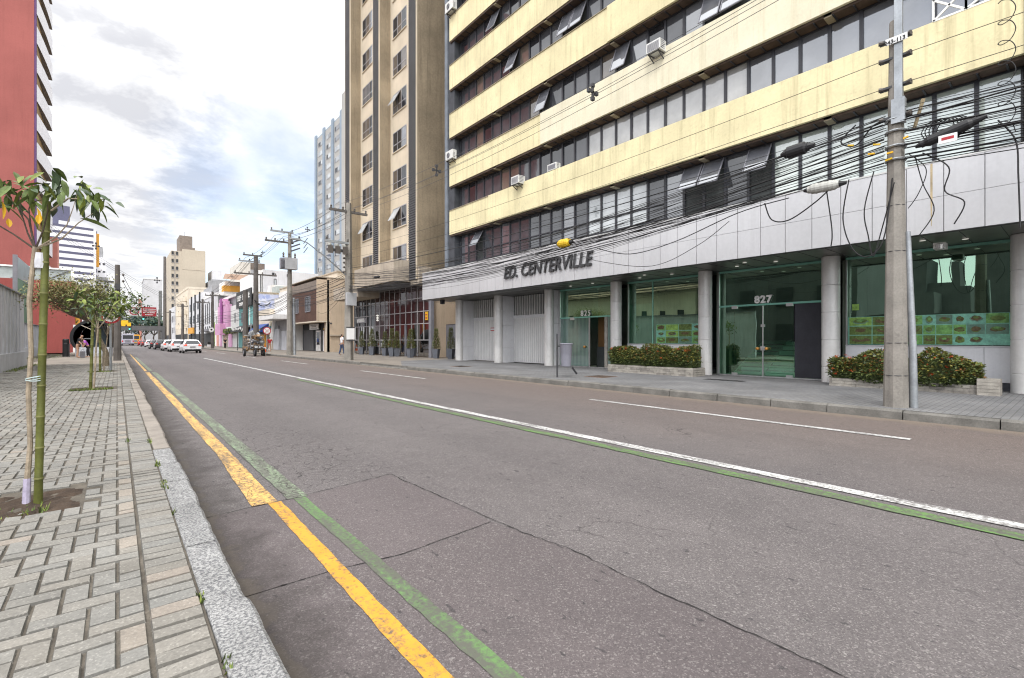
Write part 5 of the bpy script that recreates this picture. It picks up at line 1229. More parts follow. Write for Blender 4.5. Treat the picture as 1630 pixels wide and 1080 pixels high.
# low voltage lines on the insulators
for i, z in enumerate((6.65,6.12,5.55)):
    cable((PX-.09,29.5,7.0-.5*i),(PX-.09,2.54,z),.30,.006,'bare thin line on the insulators, strung left from the thick near pole','bare lines left of the near pole')
    cable((PX-.09,2.06,z),(PX-.09,-26,7.0-.4*i),.25,.006,'bare thin line on the insulators, strung right from the thick near pole','bare lines right of the near pole')
cable((PX,29.4,5.9),(PX-.15,2.4,5.42),.35,.014,'heavy twisted black service line over the slack bundle','heavy service lines',n=24); cable((PX-.15,2.2,5.42),(PX,-26,6.3),.2,.015,'heavy twisted black service line on the right of the near pole','heavy service lines')
# spacer lines at the pole tops
for i, (dx_, dz) in enumerate(((-.9,.1),(-.5,-.25),(.2,.1),(-.2,-.45))):
    cable((PX+dx_*.9,29.5,9.6+dz),(PX-.09+dx_*.15,2.24,9.2+dz*.6),.55,.008,'grey high line from the lamp arm pole to the near pole mast','high lines over the yellow bands','cable_grey',n=26)
    cable((PX+dx_*.9,29.7,9.5+dz),(PX-.6+dx_*.6,42.9,10.0+dz*.8),.3,.014,'high line between the lamp arm pole and the transformer pole','high lines to the transformer pole')
    cable((PX-.6+dx_*.6,43.0,10.0+dz*.8),(PX-.4+dx_*.6,55.6,9.9+dz*.8),.3,.016,'high line between the transformer pole and the dark crossarm pole','high lines to the crossarm pole')
    cable((PX-.4+dx_*.6,55.7,9.9+dz*.8),(PX+dx_*.5,85,8.5+dz),.5,.018,'high line running down the street beyond the dark crossarm pole','far high lines')
def spacer(x, y, z, label, s=.65):
    mb = MB(); mb.obox((x,y,z),.18*s,.03*s,.03*s,'steel_dark'); mb.obox((x,y,z),.03*s,.03*s,.22*s,'steel_dark')
    for a,b in ((-.18,.0),(.18,0),(0,.22),(0,-.22)): mb.obox((x+a*s,y,z+b*s),.06*s,.05*s,.06*s,'steel_dark')
    tag(mb.build('cable_spacer'), label, 'cable spacer', 'cable spacers')
spacer(PX-.55,36.2,9.45,'dark cross shaped spacer on the high lines between lamp arm pole and transformer pole'); spacer(PX-.75,49,9.55,'dark spacer on the high lines left of the transformer pole'); spacer(PX-.5,66,9.1,'small dark spacer on the far high lines near the crossarm pole')
for y, px in ((18.5,PX-.25),(9.5,PX-.2)): spacer(px,y,8.95 if y>15 else 8.85,'pale spacer on the high lines in front of the third yellow band' if y>15 else 'pale spacer on the high lines in front of the third window row',.9)
# bundles further on
for i in range(12):
    cable((PX+ru(-.2,.2),29.8,4.3+i*.13),(PX+ru(-.2,.2),42.8,4.2+i*.12),ru(.15,.5),ru(.010,.02),'black cable in the bundle between the lamp arm pole and the transformer pole','bundle to the transformer pole',wob=.03)
    cable((PX+ru(-.2,.2),43.0,4.2+i*.12),(PX+ru(-.2,.2),55.5,4.0+i*.14),ru(.15,.6),ru(.012,.022),'black cable in the bundle between the transformer pole and the dark crossarm pole','bundle to the crossarm pole',wob=.03)
for i in range(8):
    cable((PX+ru(-.2,.2),55.7,4.0+i*.2),(PX+ru(-.2,.2),85,4.2+i*.2),ru(.3,.8),ru(.014,.024),'black cable in the far bundle beyond the dark crossarm pole','far bundle',wob=.03)
    cable((PX+ru(-.2,.2),85,4.2+i*.2),(PX+ru(-.2,.2),128,4.5+i*.25),ru(.4,.9),ru(.018,.028),'black cable in the farthest bundle before the white finned block','farthest bundle',wob=.03)
# service drops to the shops
for a, b, s_ in (((PX,42.9,5.2),(16.2,60,5.9),.5),((PX,29.6,5.6),(17,50.9,5.2),.7),((PX,29.6,4.9),(16,51.2,4.4),.8),((PX,55.6,5.6),(16,80,6.3),.6),((PX,42.9,5.0),(16.4,66,6),.6)):
    cable(a,b,s_,.012,'sagging service line from a pole to a shop front','service drops')
for z, x1, z1 in ((10.9,13,22),(10.6,13,20.5),(10.3,14,19)):
    cable((-7.5,70,15.4+z-10.9),(PX,128,9.4+z-10.9),.8,.022,'thin grey cable crossing the street high up from the red tower','cables across the street','cable_grey')
spacer(-2.2,86,14.2,'small dark spacer on the cables crossing high over the street near the red tower',1.7); spacer(5.4,104,11.9,'small dark spacer on the cables crossing in front of the beige high-rise',1.9)
for z in (5.0,5.4): cable((.3,38.2,z),(4,100,z+1.2),.7,.016,'thin cable leaving the brown grey kerb pole on the left','cables at the kerb pole')
for i in range(3): cable((13,205,18+i*3),(PX,128,9.2+i*.2),1.2,.03,'distant cable below the mast before the beige high-rise','distant cables','cable_grey')
# loose ends and loops about the near pole
def loose(pts, r, label, m='cable_black'):
    P = [Vector(p) for p in pts]; out = []
    for i in range(len(P)-1):
        p0, p1, p2, p3 = P[max(i-1,0)], P[i], P[i+1], P[min(i+2,len(P)-1)]
        for q in range(7):
            t = q/7; out.append(.5*((2*p1)+(p2-p0)*t+(2*p0-5*p1+4*p2-p3)*t*t+(3*p1-p0-3*p2+p3)*t**3))
    out.append(P[-1]); mb = MB(); mb.tube(out, r, m, 5)
    return tag(mb.build('loose_cable'), label, 'cable', 'loose cables by the near pole')
loose([(PX-.15,2.6,4.6),(PX-.15,2.75,3.9),(PX-.1,2.7,3.4),(PX-.1,2.62,3.0),(PX-.05,2.5,3.5),(PX-.2,2.28,4.3)],.011,'loose black loop hanging on the left face of the near pole')
loose([(PX-.15,3.0,4.55),(PX-.15,3.1,3.8),(PX-.15,2.95,3.2),(PX-.15,2.7,3.0),(PX-.15,2.45,3.3),(PX-.15,2.32,4.4)],.012,'long black cable loop drooping below the fascia left of the near pole')
loose([(PX-.1,2.0,4.7),(PX-.05,1.9,4.2),(PX-.05,1.75,3.7),(PX-.05,1.95,3.3)],.009,'short loose cable end dangling right of the near pole')
loose([(PX-.1,1.9,4.75),(PX-.1,1.55,4.4),(PX-.1,1.6,4.0),(PX-.1,1.35,3.75),(PX-.1,1.48,3.4)],.011,'wavy loose cable end dangling in front of the fascia right of the near pole')
loose([(PX-.1,.95,5.0),(PX-.1,.75,4.6),(PX-.1,.72,4.0),(PX-.1,.70,3.2)],.012,'long single cable hanging at the right edge of the picture')
loose([(PX-.1,2.1,4.8),(PX-.1,1.85,4.45),(PX-.1,1.95,4.05),(PX-.1,2.1,3.8)],.008,'thin loose cable curl just right of the near pole')
loose([(PX-.1,9.4,4.15),(PX-.1,8.2,3.82),(PX-.1,6.8,3.95),(PX-.1,5.2,4.35),(PX-.1,4.1,4.45)],.012,'slack black cable dipping in front of the fascia between the entrances')
loose([(PX-.1,4.6,4.45),(PX-.1,4.45,4.05),(PX-.1,4.1,3.98),(PX-.1,3.6,4.25),(PX-.1,3.3,4.5)],.014,'black loop under the grey closure left of the near pole')
loose([(PX-.1,3.4,4.45),(PX-.1,3.32,3.8),(PX-.1,3.3,3.5),(PX-.1,3.32,3.3)],.012,'straight black cable hanging from the grey closure')
loose([(PX-.1,10.2,4.1),(PX-.1,9.3,3.75),(PX-.1,7.5,3.4),(PX-.1,6.2,3.75),(PX-.1,5.4,4.2)],.008,'thin slack wire drooping low across the fascia joints')
loose([(PX-.1,2.9,5.6),(PX-.1,3.15,5.35),(PX-.1,2.9,5.2),(PX-.1,2.6,5.5),(PX-.1,2.3,5.5)],.014,'tight black cable coil above the slack bundle at the near pole')
for q in range(5):
    a0 = q*1.1; loose([(PX-.1+.02*q,1.7+.22*math.cos(a+a0)-.05*q,5.1+.18*math.sin(a+a0)) for a in [j*.9 for j in range(8)]],.009,'coiled spare cable on the bundle just right of the near pole')
loose([(PX-.1,.85+.10*math.cos(j*1.05),6.9-j*.055+.1*math.sin(j*1.05)) for j in range(40)],.007,'long spiral of thin wire at the right edge before the granite pier')
def closure(c, ln, r, m, label, d=(0,1,.02), bands=4, flat=False):
    t = thing('cable_closure', label, 'cable closure', c); c = Vector(c); d = Vector(d).normalized(); mb = MB(); n = 14
    prof = []
    for i in range(n+1):
        f = i/n; rr_ = r*(1.0 if .08 < f < .92 else .72); rr_ *= 1.09 if (i % 3 == 1 and not flat) else 1; prof.append((c+d*(f-.5)*ln, rr_))
    mb.tube([p for p,_ in prof],[q for _,q in prof],m,14); mb.build('body', t, smooth=False)
    mb = MB(); mb.tube([c-d*(ln*.5+.12),c-d*ln*.5],[r*.35,r*.6],'cable_black',8); mb.build('end_cap', t); mb = MB(); mb.tube([c+d*ln*.5,c+d*(ln*.5+.08)],[r*.6,r*.3],'cable_black',8); mb.build('end_cap', t); return t
closure((PX-.12,3.45,4.52),.56,.10,'closure_grey','pale grey ribbed cable closure hanging in the bundle left of the near pole')
closure((PX-.12,10.75,4.52),.5,.13,'closure_yellow','bright yellow cable closure above the lettered fascia')
closure((PX-.12,3.95,5.42),.45,.13,'closure_black','flat black box closure on the cables left of the near pole',(0,1,-.05),flat=True)
closure((PX-.15,1.55,4.98),.75,.09,'closure_black','long black cable closure right of the near pole',(0,1,-.25),flat=True)
mb = MB(); mb.box(PX-.27,PX-.25,1.42,1.66,4.78,4.92,'sign_white'); mb.box(PX-.272,PX-.27,1.46,1.62,4.83,4.88,'sign_red'); tag(mb.build('cable_tag'),'white label with red print tied to the long black closure right of the near pole','tag')
for q in range(7):
    y = ru(1.35,3.3); z = ru(4.72,5.2); mb = MB(); mb.obox((PX-.2,y,z),.02,ru(.035,.06),.014,rc.choice(['closure_yellow','sign_yellow']),Matrix.Rotation(ru(-.3,.3),3,'X'))
    tag(mb.build('cable_tag'),'small yellow tag clipped to the cables around the near pole','tag','yellow cable tags')
closure((PX-.1,25.2,4.9),.6,.08,'closure_black','black closure in the bundle in front of the left end of the fascia',flat=True)
# ------------------------------------------------------------------ trees and plants
def leaf(mb, p, d, L, W, m, droop=.3):
    """a folded, pointed leaf"""
    p = Vector(p); d = Vector(d).normalized(); up = Vector((0,0,1)); s = d.cross(up)
    if s.length < .05: s = Vector((1,0,0))
    s.normalize(); s = (Matrix.Rotation(rnd(-.9,.9),3,d) @ s); nrm = s.cross(d)
    pts = []
    for f, wv in ((0,0),(.25,.8),(.55,1),(.8,.62),(1,0)):
        c = p+d*(L*f)+Vector((0,0,-droop*L*f*f)); pts.append((c, wv*W/2))
    for (c0,w0),(c1,w1) in zip(pts, pts[1:]):
        for sg in (-1,1):
            a = [c0, c1, c1+s*sg*w1+nrm*w1*.35, c0+s*sg*w0+nrm*w0*.35]
            if w0 == 0: a = [c0, c1, a[2]]
            elif w1 == 0: a = [c0, c1, a[3]]
            if sg > 0: a = a[::-1]
            mb.face(a, m)
# nearest sapling with its stake
T = thing('sapling','young street tree with drooping glossy leaves tied to the nearest bamboo stake','tree',(-.54,5.22,.14))
mb = MB(); mb.tube([(-.535,5.18,.12),(-.53,5.19,.34)],[.026,.022],'trunk_paint',8); mb.build('painted_base', T)
mb = MB(); tp = [(-.53,5.19,.33),(-.515,5.2,.6),(-.525,5.2,1.0),(-.51,5.2,1.3),(-.52,5.2,1.7),(-.50,5.19,1.98),(-.485,5.17,2.12)]
mb.tube(tp,[.019,.016,.016,.015,.016,.015,.016],'bark_pale',8); mb.build('trunk', T)
FK = Vector((-.485,5.17,2.10))
def P3d(x, y, dd): # world point a few metres off, given in the photo's proportions about the fork
    return FK + Vector(((x-51)*.00485*math.cos(YAW)+dd*math.sin(YAW), -(x-51)*.00485*math.sin(YAW)+dd*math.cos(YAW), -(y-396)*.00485))
branches = [[(51,396),(30,375),(0,352),(-25,335)],[(51,396),(40,360),(33,330),(38,300),(48,285)],[(51,396),(38,370),(26,335),(22,310)],[(51,396),(66,366),(76,335),(74,305),(73,290)],[(51,396),(80,375),(92,355),(98,325),(100,298),(105,282)],[(51,396),(85,378),(105,350),(122,332),(140,318),(146,312)],[(76,335),(92,312),(118,310),(140,306)],[(51,396),(44,350),(18,318),(4,300)]]
mb = MB(); tips = []
for b in branches:
    dd0 = rnd(-.22,.22); pts = [P3d(x,y,dd0*i/(len(b)-1)) for i,(x,y) in enumerate(b)]
    mb.tube(pts,[.0075-.0016*i for i in range(len(pts))],'bark_dark' if b[1][0] < 70 else 'bark_pale',5)
    tips.append((pts[-1],pts[-1]-pts[-2])); tips.append((pts[-2],pts[-1]-pts[-2]))
mb.build('branch', T)
mb = MB()
spots = [(5,275,1,.15),(12,330,4,.13),(18,315,6,.14),(40,300,8,.13),(52,290,8,.13),(70,288,8,.13),(84,300,6,.14),(95,282,9,.14),(104,276,8,.13),(100,300,6,.14),(118,302,7,.13),(130,298,5,.13),(138,308,6,.13),(146,316,9,.13),(150,330,4,.12),(112,340,2,.17),(60,320,4,.12),(35,340,4,.14),(25,355,2,.12),(0,320,6,.15),(-8,300,8,.14),(150,308,5,.11),(80,312,4,.12),(8,300,6,.14),(0,285,6,.13),(22,300,5,.13),(60,300,4,.12),(112,318,4,.13),(90,300,5,.13)]
for x, y, n, L in spots:
    for q in range(int(n*.72+.5)):
        c = P3d(x+rnd(-5,5), y+rnd(-5,5), rnd(-.18,.18)); a = rnd(0,6.28); el = rnd(-1.35,.25)
        d = (math.cos(a)*math.cos(el), math.sin(a)*math.cos(el), math.sin(el))
        leaf(mb, c, d, L*rnd(.5,1.15), L*rnd(.24,.42), random.choice(['leaf_green','leaf_green','leaf_green','leaf_dark','leaf_dark','leaf_light','leaf_light' if x < 60 else 'leaf_green']), rnd(.2,.6))
for x, y, L in ((20,325,.14),(74,335,.14),(78,345,.08),(30,352,.07),(3,278,.13)): leaf(mb, P3d(x,y,-.1), (rnd(-.2,.2),rnd(-.2,.2),-1), L, L*.5, 'leaf_yellow', 0)
mb.build('crown', T)
def stake(x, y, h_, r, label, lean=(0,0), ties=()):
    t = thing('bamboo_stake', label, 'stake', (x,y,.13), 'bamboo stakes'); mb = MB(); n = 10; pts = []; rs = []
    for i in range(n+1):
        f = i/n
        for dz, k in ((-.012,1),(0,1.13),(.012,1)):
            if 0 < i < n or dz == 0: pts.append((x+lean[0]*f,y+lean[1]*f,.1+h_*f+dz)); rs.append(r*k*(1-.12*f))
    mb.tube(pts, rs, 'bamboo', 12)
    for i in range(1,n): f = i/n; mb.tube([(x+lean[0]*f,y+lean[1]*f,.1+h_*f-.006),(x+lean[0]*f,y+lean[1]*f,.1+h_*f+.006)], r*1.14*(1-.12*f), 'bamboo_node', 12)
    mb.build('cane', t, smooth=True)
    return t
stake(-.47,5.16,2.38,.0255,'thick green bamboo stake nearest the camera in the soil square',(.05,.0))
mb = MB(); mb.tube([(-.455,5.172,1.955),(-.452,5.174,2.0),(-.45,5.174,2.075)],[.036,.040,.036],'tape',12); tag(mb.build('tape_wrap'),'silver tape wound round the nearest bamboo stake and sapling below the fork','tape')
mb = MB()
for k in range(3): mb.tube([(-.485+.052*math.cos(a),5.17+.04*math.sin(a),1.10+k*.007+.012*math.sin(a+k)) for a in [i*.4 for i in range(17)]],.0035,'twine',4)
tag(mb.build('twine_tie'),'pale twine tying the nearest sapling to its bamboo stake at waist height','twine')
def small_tree(label, x, y, h_, rad, n, L, pal, lean=.1, name='sapling', trunk_r=.02, bark='bark_pale', flat=.8, droop=.3, seed=1, off=(0,0), group=None, wr=.42):
    st = random.getstate(); random.seed(seed)
    t = thing(name, label, 'tree', (x,y,.14), group); mb = MB(); cx, cy, cz = x+lean+off[0], y+off[1], h_
    zf = max(.6, h_-rad*1.0); fork = (x+lean*.6,y,zf)
    mb.tube([(x,y,.1),(x+lean*.15+trunk_r*.6,y,.1+zf*.35),(x+lean*.4-trunk_r*.5,y,zf*.7),fork],[trunk_r*1.25,trunk_r,trunk_r*.9,trunk_r*.75],bark,8); mb.build('trunk', t)
    br, cr = MB(), MB(); nb = max(6,int(n/60))
    clumps = []
    for q in range(nb):
        a = rnd(0,6.28); e = rnd(-.35,1.0); k = rnd(.55,1.0)
        c = Vector((cx+math.cos(a)*math.cos(e)*rad*k, cy+math.sin(a)*math.cos(e)*rad*k, cz+math.sin(e)*rad*flat*k)); clumps.append(c)
        m_ = Vector(fork).lerp(c,.5)+Vector((rnd(-.1,.1)*rad,rnd(-.1,.1)*rad,-.08*rad)); br.tube([fork,m_,c],[trunk_r*.5,trunk_r*.3,trunk_r*.12],bark,5)
    br.build('branch', t)
    for q in range(n):
        c = random.choice(clumps); g = rad*.30; p = c+Vector((random.gauss(0,g),random.gauss(0,g),random.gauss(0,g*flat))); a = rnd(0,6.28); el = rnd(-1.0,.6)
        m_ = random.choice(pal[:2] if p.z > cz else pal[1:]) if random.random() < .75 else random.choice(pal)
        leaf(cr, p, (math.cos(a)*math.cos(el),math.sin(a)*math.cos(el),math.sin(el)), L*rnd(.6,1.3), L*wr*rnd(.7,1.2), m_, droop)
    cr.build('crown', t); random.setstate(st); return t
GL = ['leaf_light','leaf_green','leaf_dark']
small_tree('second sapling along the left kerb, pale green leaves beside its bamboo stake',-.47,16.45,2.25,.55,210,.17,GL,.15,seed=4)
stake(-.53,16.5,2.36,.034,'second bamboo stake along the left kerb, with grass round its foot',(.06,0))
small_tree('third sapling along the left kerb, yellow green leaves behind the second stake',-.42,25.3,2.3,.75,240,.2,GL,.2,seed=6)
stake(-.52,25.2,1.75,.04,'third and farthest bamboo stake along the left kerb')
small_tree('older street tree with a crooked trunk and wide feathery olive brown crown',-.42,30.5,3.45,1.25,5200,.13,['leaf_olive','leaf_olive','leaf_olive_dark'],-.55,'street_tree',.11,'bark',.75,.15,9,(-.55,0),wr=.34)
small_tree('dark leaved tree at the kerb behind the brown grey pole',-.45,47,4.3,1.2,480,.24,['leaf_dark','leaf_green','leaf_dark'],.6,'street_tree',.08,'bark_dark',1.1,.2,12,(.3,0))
for i,(x,y,r_,hh) in enumerate(((8.5,290,6.5,9),(2.5,300,5,7.5),(13,275,4.5,8),(-4,280,5,6),(11,310,7,11))):
    small_tree(['tall blue green tree at the end of the street below the white slab','smaller far tree left of the blue green one at the street end','far tree on the right at the foot of the beige high-rise','far tree behind the buses on the left','tallest hazy tree farthest down the street'][i],x,y,hh,r_,700,1.1,['leaf_teal','leaf_dark','leaf_teal'],.2,'far_tree',.3,'bark_dark',.7,.2,20+i,wr=.6)
# hedges in brick planters
def hedge(label, x0,x1,y0,y1,z0,z1,n,seed):
    st = random.getstate(); random.seed(seed); mb = MB(); t = thing('hedge', label, 'hedge', ((x0+x1)/2,(y0+y1)/2,z0))
    cx, cy, cz = (x0+x1)/2,(y0+y1)/2,(z0+z1)/2; hx, hy, hz = (x1-x0)/2,(y1-y0)/2,(z1-z0)/2
    lumps = [(rnd(y0,y1), rnd(-.15,.13)) for _ in range(12)]
    def bump_(y): return max(-.07, min(.11, sum(v*math.exp(-((y-c)/.22)**2) for c,v in lumps)))
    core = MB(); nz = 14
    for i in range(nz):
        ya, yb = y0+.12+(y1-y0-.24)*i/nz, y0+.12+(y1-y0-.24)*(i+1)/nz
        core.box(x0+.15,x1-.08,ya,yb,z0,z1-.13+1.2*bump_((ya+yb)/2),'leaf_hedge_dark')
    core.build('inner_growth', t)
    fl = MB()
    for q in range(n):
        while True:
            u, v, w_ = rnd(-1,1), rnd(-1,1), rnd(-1,1); k = (abs(u)**4+abs(v)**7+abs(w_)**4)**.25
            if (.80 < k < 1.03 and (u < .3 or w_ > .5)) or (.6 < k < .8 and random.random() < .12): break
        y = cy+v*hy; z = cz+w_*(hz+bump_(y)*.8)+max(0,w_)*bump_(y); p = (cx+u*(hx+bump_(y)*.5), y, max(z0,z)); a = rnd(0,6.28); el = rnd(-.3,1.1)
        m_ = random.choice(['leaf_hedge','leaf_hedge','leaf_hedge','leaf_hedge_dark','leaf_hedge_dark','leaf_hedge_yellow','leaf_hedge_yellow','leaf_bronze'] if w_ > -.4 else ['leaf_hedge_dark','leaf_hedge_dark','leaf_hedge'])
        if m_ == 'leaf_bronze' and random.random() < .4: m_ = 'leaf_hedge'
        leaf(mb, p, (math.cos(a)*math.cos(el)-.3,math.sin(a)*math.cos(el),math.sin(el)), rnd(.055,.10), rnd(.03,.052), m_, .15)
    for q in range(n//(220 if seed == 5 else 380)):
        u = -rnd(.5,1); y = cy+rnd(-.95,.95)*hy; z = z0+(z1-z0)*rnd(.25,1.02); c = Vector((cx+u*hx*1.05,y,z))
        for e in range(9): a = rnd(0,6.28); leaf(fl, c+Vector((rnd(-.02,.02),rnd(-.025,.025),rnd(-.02,.02))), (math.cos(a)*.8-.5,math.sin(a)*.8,rnd(-.2,.9)), .045, .022, 'flower_red', .1)
    mb.build('foliage', t); fl.build('flower', t); random.setstate(st); return t
def planter(label, x0,x1,y0,y1,z1,gap=None):
    t = thing('planter', label, 'planter', ((x0+x1)/2,(y0+y1)/2,.163)); z0 = .15; mb = MB(); w_ = .12
    # courses of small stone bricks, individually laid on the faces that show
    for q in range(int((z1-z0)/.075)):
        z = z0+q*.075; y = y0+(.12 if q%2 else 0); 
        mb.box(x0+.02,x0+w_,y0+.02,y1-.02,z,z+.075,'stone_brick')
        y = y0
        L0 = .14 if q%2 else .29
        while y < y1-.02:
            y2 = min(y1, y+L0); L0 = rnd(.24,.32); mb.box(x0+rnd(0,.012),x0+.06,y+.005,y2-.005,z+.005,z+.07,random.choice(['stone_brick','stone_brick','stone_brick_dark'])); y = y2
        for xa in ((x0,x0+.3),(x0+.3,x1)): mb.box(xa[0]+.004,xa[1]-.004,y0+rnd(0,.01),y0+.1,z+.005,z+.07,'stone_brick')
        mb.box(x0+w_,x1,y1-.1,y1,z,z+.075,'stone_brick')
    mb.build('wall', t); mb = MB(); mb.box(x0+.08,x1-.02,y0+.08,y1-.08,z0,z1-.06,'soil'); mb.build('soil', t); return t
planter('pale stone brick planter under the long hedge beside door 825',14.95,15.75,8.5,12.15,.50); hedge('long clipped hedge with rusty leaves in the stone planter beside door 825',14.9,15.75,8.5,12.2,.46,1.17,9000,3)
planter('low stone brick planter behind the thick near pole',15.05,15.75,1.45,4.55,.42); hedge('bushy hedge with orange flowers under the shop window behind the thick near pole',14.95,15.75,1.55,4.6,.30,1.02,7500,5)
mb = MB()
for q in range(5): mb.box(14.98,15.4,1.25,1.62,.16+q*.075,.23+q*.075,'stone_brick')
tag(mb.build('stone_block'),'short stack of rough stone bricks at the right end of the flowering hedge','stone block')
# potted conifers by the tower lobby
def potted(label, x, y, first=[None], h_=1.45, s=1, pal=None):
    if first[0] is None:
        t = thing('potted_conifer', label, 'potted plant', (0,0,0), 'potted conifers by the lobby')
        mb = MB(); mb.tube([(0,0,0),(0,0,.62)],[.21,.29],'pot_grey',4); mb.tube([(0,0,.60),(0,0,.64)],[.31,.31],'pot_grey',4); mb.build('pot', t)
        mb = MB(); mb.tube([(0,0,.6),(.02,0,1.6)],[.03,.015],'bark_dark',6); mb.build('stem', t); mb = MB()
        for q in range(700):
            f = rnd(0,1)**1.2; rr_ = (.24*(1-f)**.7+.03)*rnd(.4,1.1); a = rnd(0,6.28); z = .66+f*1.35
            leaf(mb,(rr_*math.cos(a),rr_*math.sin(a),z),(math.cos(a)*.6,math.sin(a)*.6,rnd(.2,1)),rnd(.08,.15),.035,random.choice(['leaf_olive','leaf_green','leaf_olive_dark']),.1)
        mb.build('foliage', t); first[0] = t; t.location = (x,y,.16); t.scale = (s,s,s); return t
    return copy_tree(first[0], (x,y,.16), rnd(0,1.5), label, s)
for i,(x,y,s_) in enumerate(((16.5,40.6,1.0),(16.5,38.4,1.08),(16.6,36.1,.95),(16.3,34.2,1.05),(16.5,33.8,.95),(16.2,31.0,1.0),(16.9,28.6,1.0),(17.2,27.2,1.02))):
    potted(['farthest potted conifer by the lobby, near the white sign','second farthest potted conifer by the lobby','thin potted conifer third from the far end of the lobby','left one of the two adjacent potted conifers at mid lobby','right one of the two adjacent potted conifers at mid lobby','bushy potted conifer before the last lobby panes','potted conifer left in front of the slatted gate','potted conifer right in front of the slatted gate'][i],x,y,s=s_)

# ------------------------------------------------------------------ street furniture
t = thing('litter_bin','grey plastic litter bin hung on a thin post near the kerb outside door 825','litter bin',(11.35,11.35,.16))
mb = MB(); mb.tube([(11.35,11.35,.1),(11.35,11.35,1.62)],.028,'steel_dark',8); mb.build('post', t)
mb = MB(); c = (11.52,11.1); mb.lathe((*c,.52),[(.02,0),(.165,.02),(.18,.3),(.205,.72),(.215,.74),(.215,.78),(.19,.78),(.17,.4),(.01,.38)],'bin_plastic',18); mb.build('bucket', t, smooth=True)
mb = MB(); mb.tube([(11.52+.21*math.cos(a),11.1+.21*math.sin(a),1.28) for a in [i*.4 for i in range(17)]],.02,'bin_plastic',5); mb.bar((11.35,11.35,1.2),(11.45,11.2,1.2),.03,.05,'steel_dark'); mb.bar((11.62,10.92,.5),(11.72,10.8,.28),.05,.06,'bin_black'); mb.build('rim', t)
mb = MB(); mb.tube([(-3.0,49.6,.15),(-3.0,49.6,1.42)],[.19,.19],'bin_black',14); mb.tube([(-3.0,49.6,1.42),(-3.0,49.6,1.5)],[.2,.16],'bin_black',14); mb.box(-3.1,-2.9,49.38,49.42,1.1,1.2,'steel_dark'); tag(mb.build('litter_bin'),'tall black cylindrical litter bin standing left of the tubular bus stop','litter bin')
# tubular bus stop: an open ended tube on a plinth
t = thing('tube_bus_stop','black tubular glass bus stop with open round end behind the waiting people','bus stop',(-1.4,58,.15)); cx, cz, r_ = -1.4, 1.62, 1.42
mb = MB(); n = 40
def arc(r, y): return [(cx+r*math.cos(a), y, cz+r*math.sin(a)) for a in [-.62+ (math.pi+1.24)*i/n for i in range(n+1)]]
A, Bc = arc(r_,50.0), arc(r_-.20,50.0); A2, B2 = arc(r_,50.5), arc(r_-.20,50.5)
for i in range(n):
    mb.face([A[i],Bc[i],Bc[i+1],A[i+1]],'black_sign'); mb.face([A[i],A[i+1],A2[i+1],A2[i]],'black_sign'); mb.face([Bc[i+1],Bc[i],B2[i],B2[i+1]],'black_sign')
mb.build('end_ring', t)
mb = MB(); O, O2 = arc(r_-.04,50.5), arc(r_-.04,63)
for i in range(n): mb.face([O[i],O[i+1],O2[i+1],O2[i]],'black_sign')
mb.face(arc(r_-.05,62.9),'shop_dark')
mb.build('tube_shell', t)
for k in range(5):
    mb = MB(); y = 52.5+k*2.5; a1, a2 = arc(r_+.01,y), arc(r_+.01,y+.12)
    for i in range(n): mb.face([a1[i],a1[i+1],a2[i+1],a2[i]],'galvanised')
    mb.build('rib', t)
part(t,'floor','fence_grey',(-2.5,-.3,50.1,63,.15,.85)); part(t,'cabin','ad_glass',(-1.7,-.5,52.6,53.2,.85,2.6)); part(t,'turnstile','galvanised',(-2.2,-1.4,50.6,50.7,1.5,1.56),(-2.2,-2.14,50.6,50.7,.85,1.56))
mb = MB(); mb.bar((-2.2,50.05,2.6),(-1.2,50.05,2.05),.07,.05,'cream_wall'); mb.bar((-.6,50.05,2.5),(-.2,50.05,2.1),.07,.05,'cream_wall'); mb.build('strut', t)
part(t,'ramp','fence_grey',(-2.2,-.4,48.9,50.1,.15,.4)); mb = MB(); mb.tube([(-2.75,48.6,.15),(-2.75,48.6,1.05),(-2.75,50,1.25)],.03,'steel_dark',6); mb.build('handrail', t)
# road signs
def disc(mb, c, r, m, dy=0, r0=0, n=28):
    x, y, z = c
    pts = [(x+r*math.cos(a), y+dy, z+r*math.sin(a)) for a in [2*math.pi*i/n for i in range(n)]]
    if not r0: mb.face(pts, m)
    else:
        q = [(x+r0*math.cos(a), y+dy, z+r0*math.sin(a)) for a in [2*math.pi*i/n for i in range(n)]]
        for i in range(n): mb.face([pts[i],pts[(i+1)%n],q[(i+1)%n],q[i]], m)
t = thing('no_parking_sign','round red ringed sign half hidden in the sapling leaves on the left kerb','road sign',(-.2,25.9,.15))
mb = MB(); mb.tube([(-.2,25.9,.1),(-.2,25.9,2.75)],.045,'galvanised',8); mb.build('post', t)
mb = MB(); c = (-.2,25.84,2.42); disc(mb,c,.33,'sign_white'); disc(mb,c,.33,'sign_red',-.004,.255); mb.bar((-.42,25.83,2.64),(.02,25.83,2.2),.06,.004,'sign_red'); mb.build('plate', t)
text('lettering','E',(-.2,25.834,2.29),.34,'sign_black',t,rot=(R(90),0,0),extrude=.001,bold=.008,align='CENTER')
t = thing('no_stopping_sign','small round red no stopping sign above the handcart','road sign',(10.9,49.5,.16))
mb = MB(); mb.tube([(10.9,49.5,.1),(10.9,49.5,2.5)],.04,'galvanised',8); mb.build('post', t)
mb = MB(); c = (10.9,49.43,2.3); disc(mb,c,.36,'sign_white'); disc(mb,c,.36,'sign_red',-.004,.28); mb.bar((10.66,49.42,2.54),(11.14,49.42,2.06),.07,.004,'sign_red'); mb.bar((11.14,49.422,2.54),(10.66,49.422,2.06),.07,.004,'sign_red'); mb.build('plate', t)
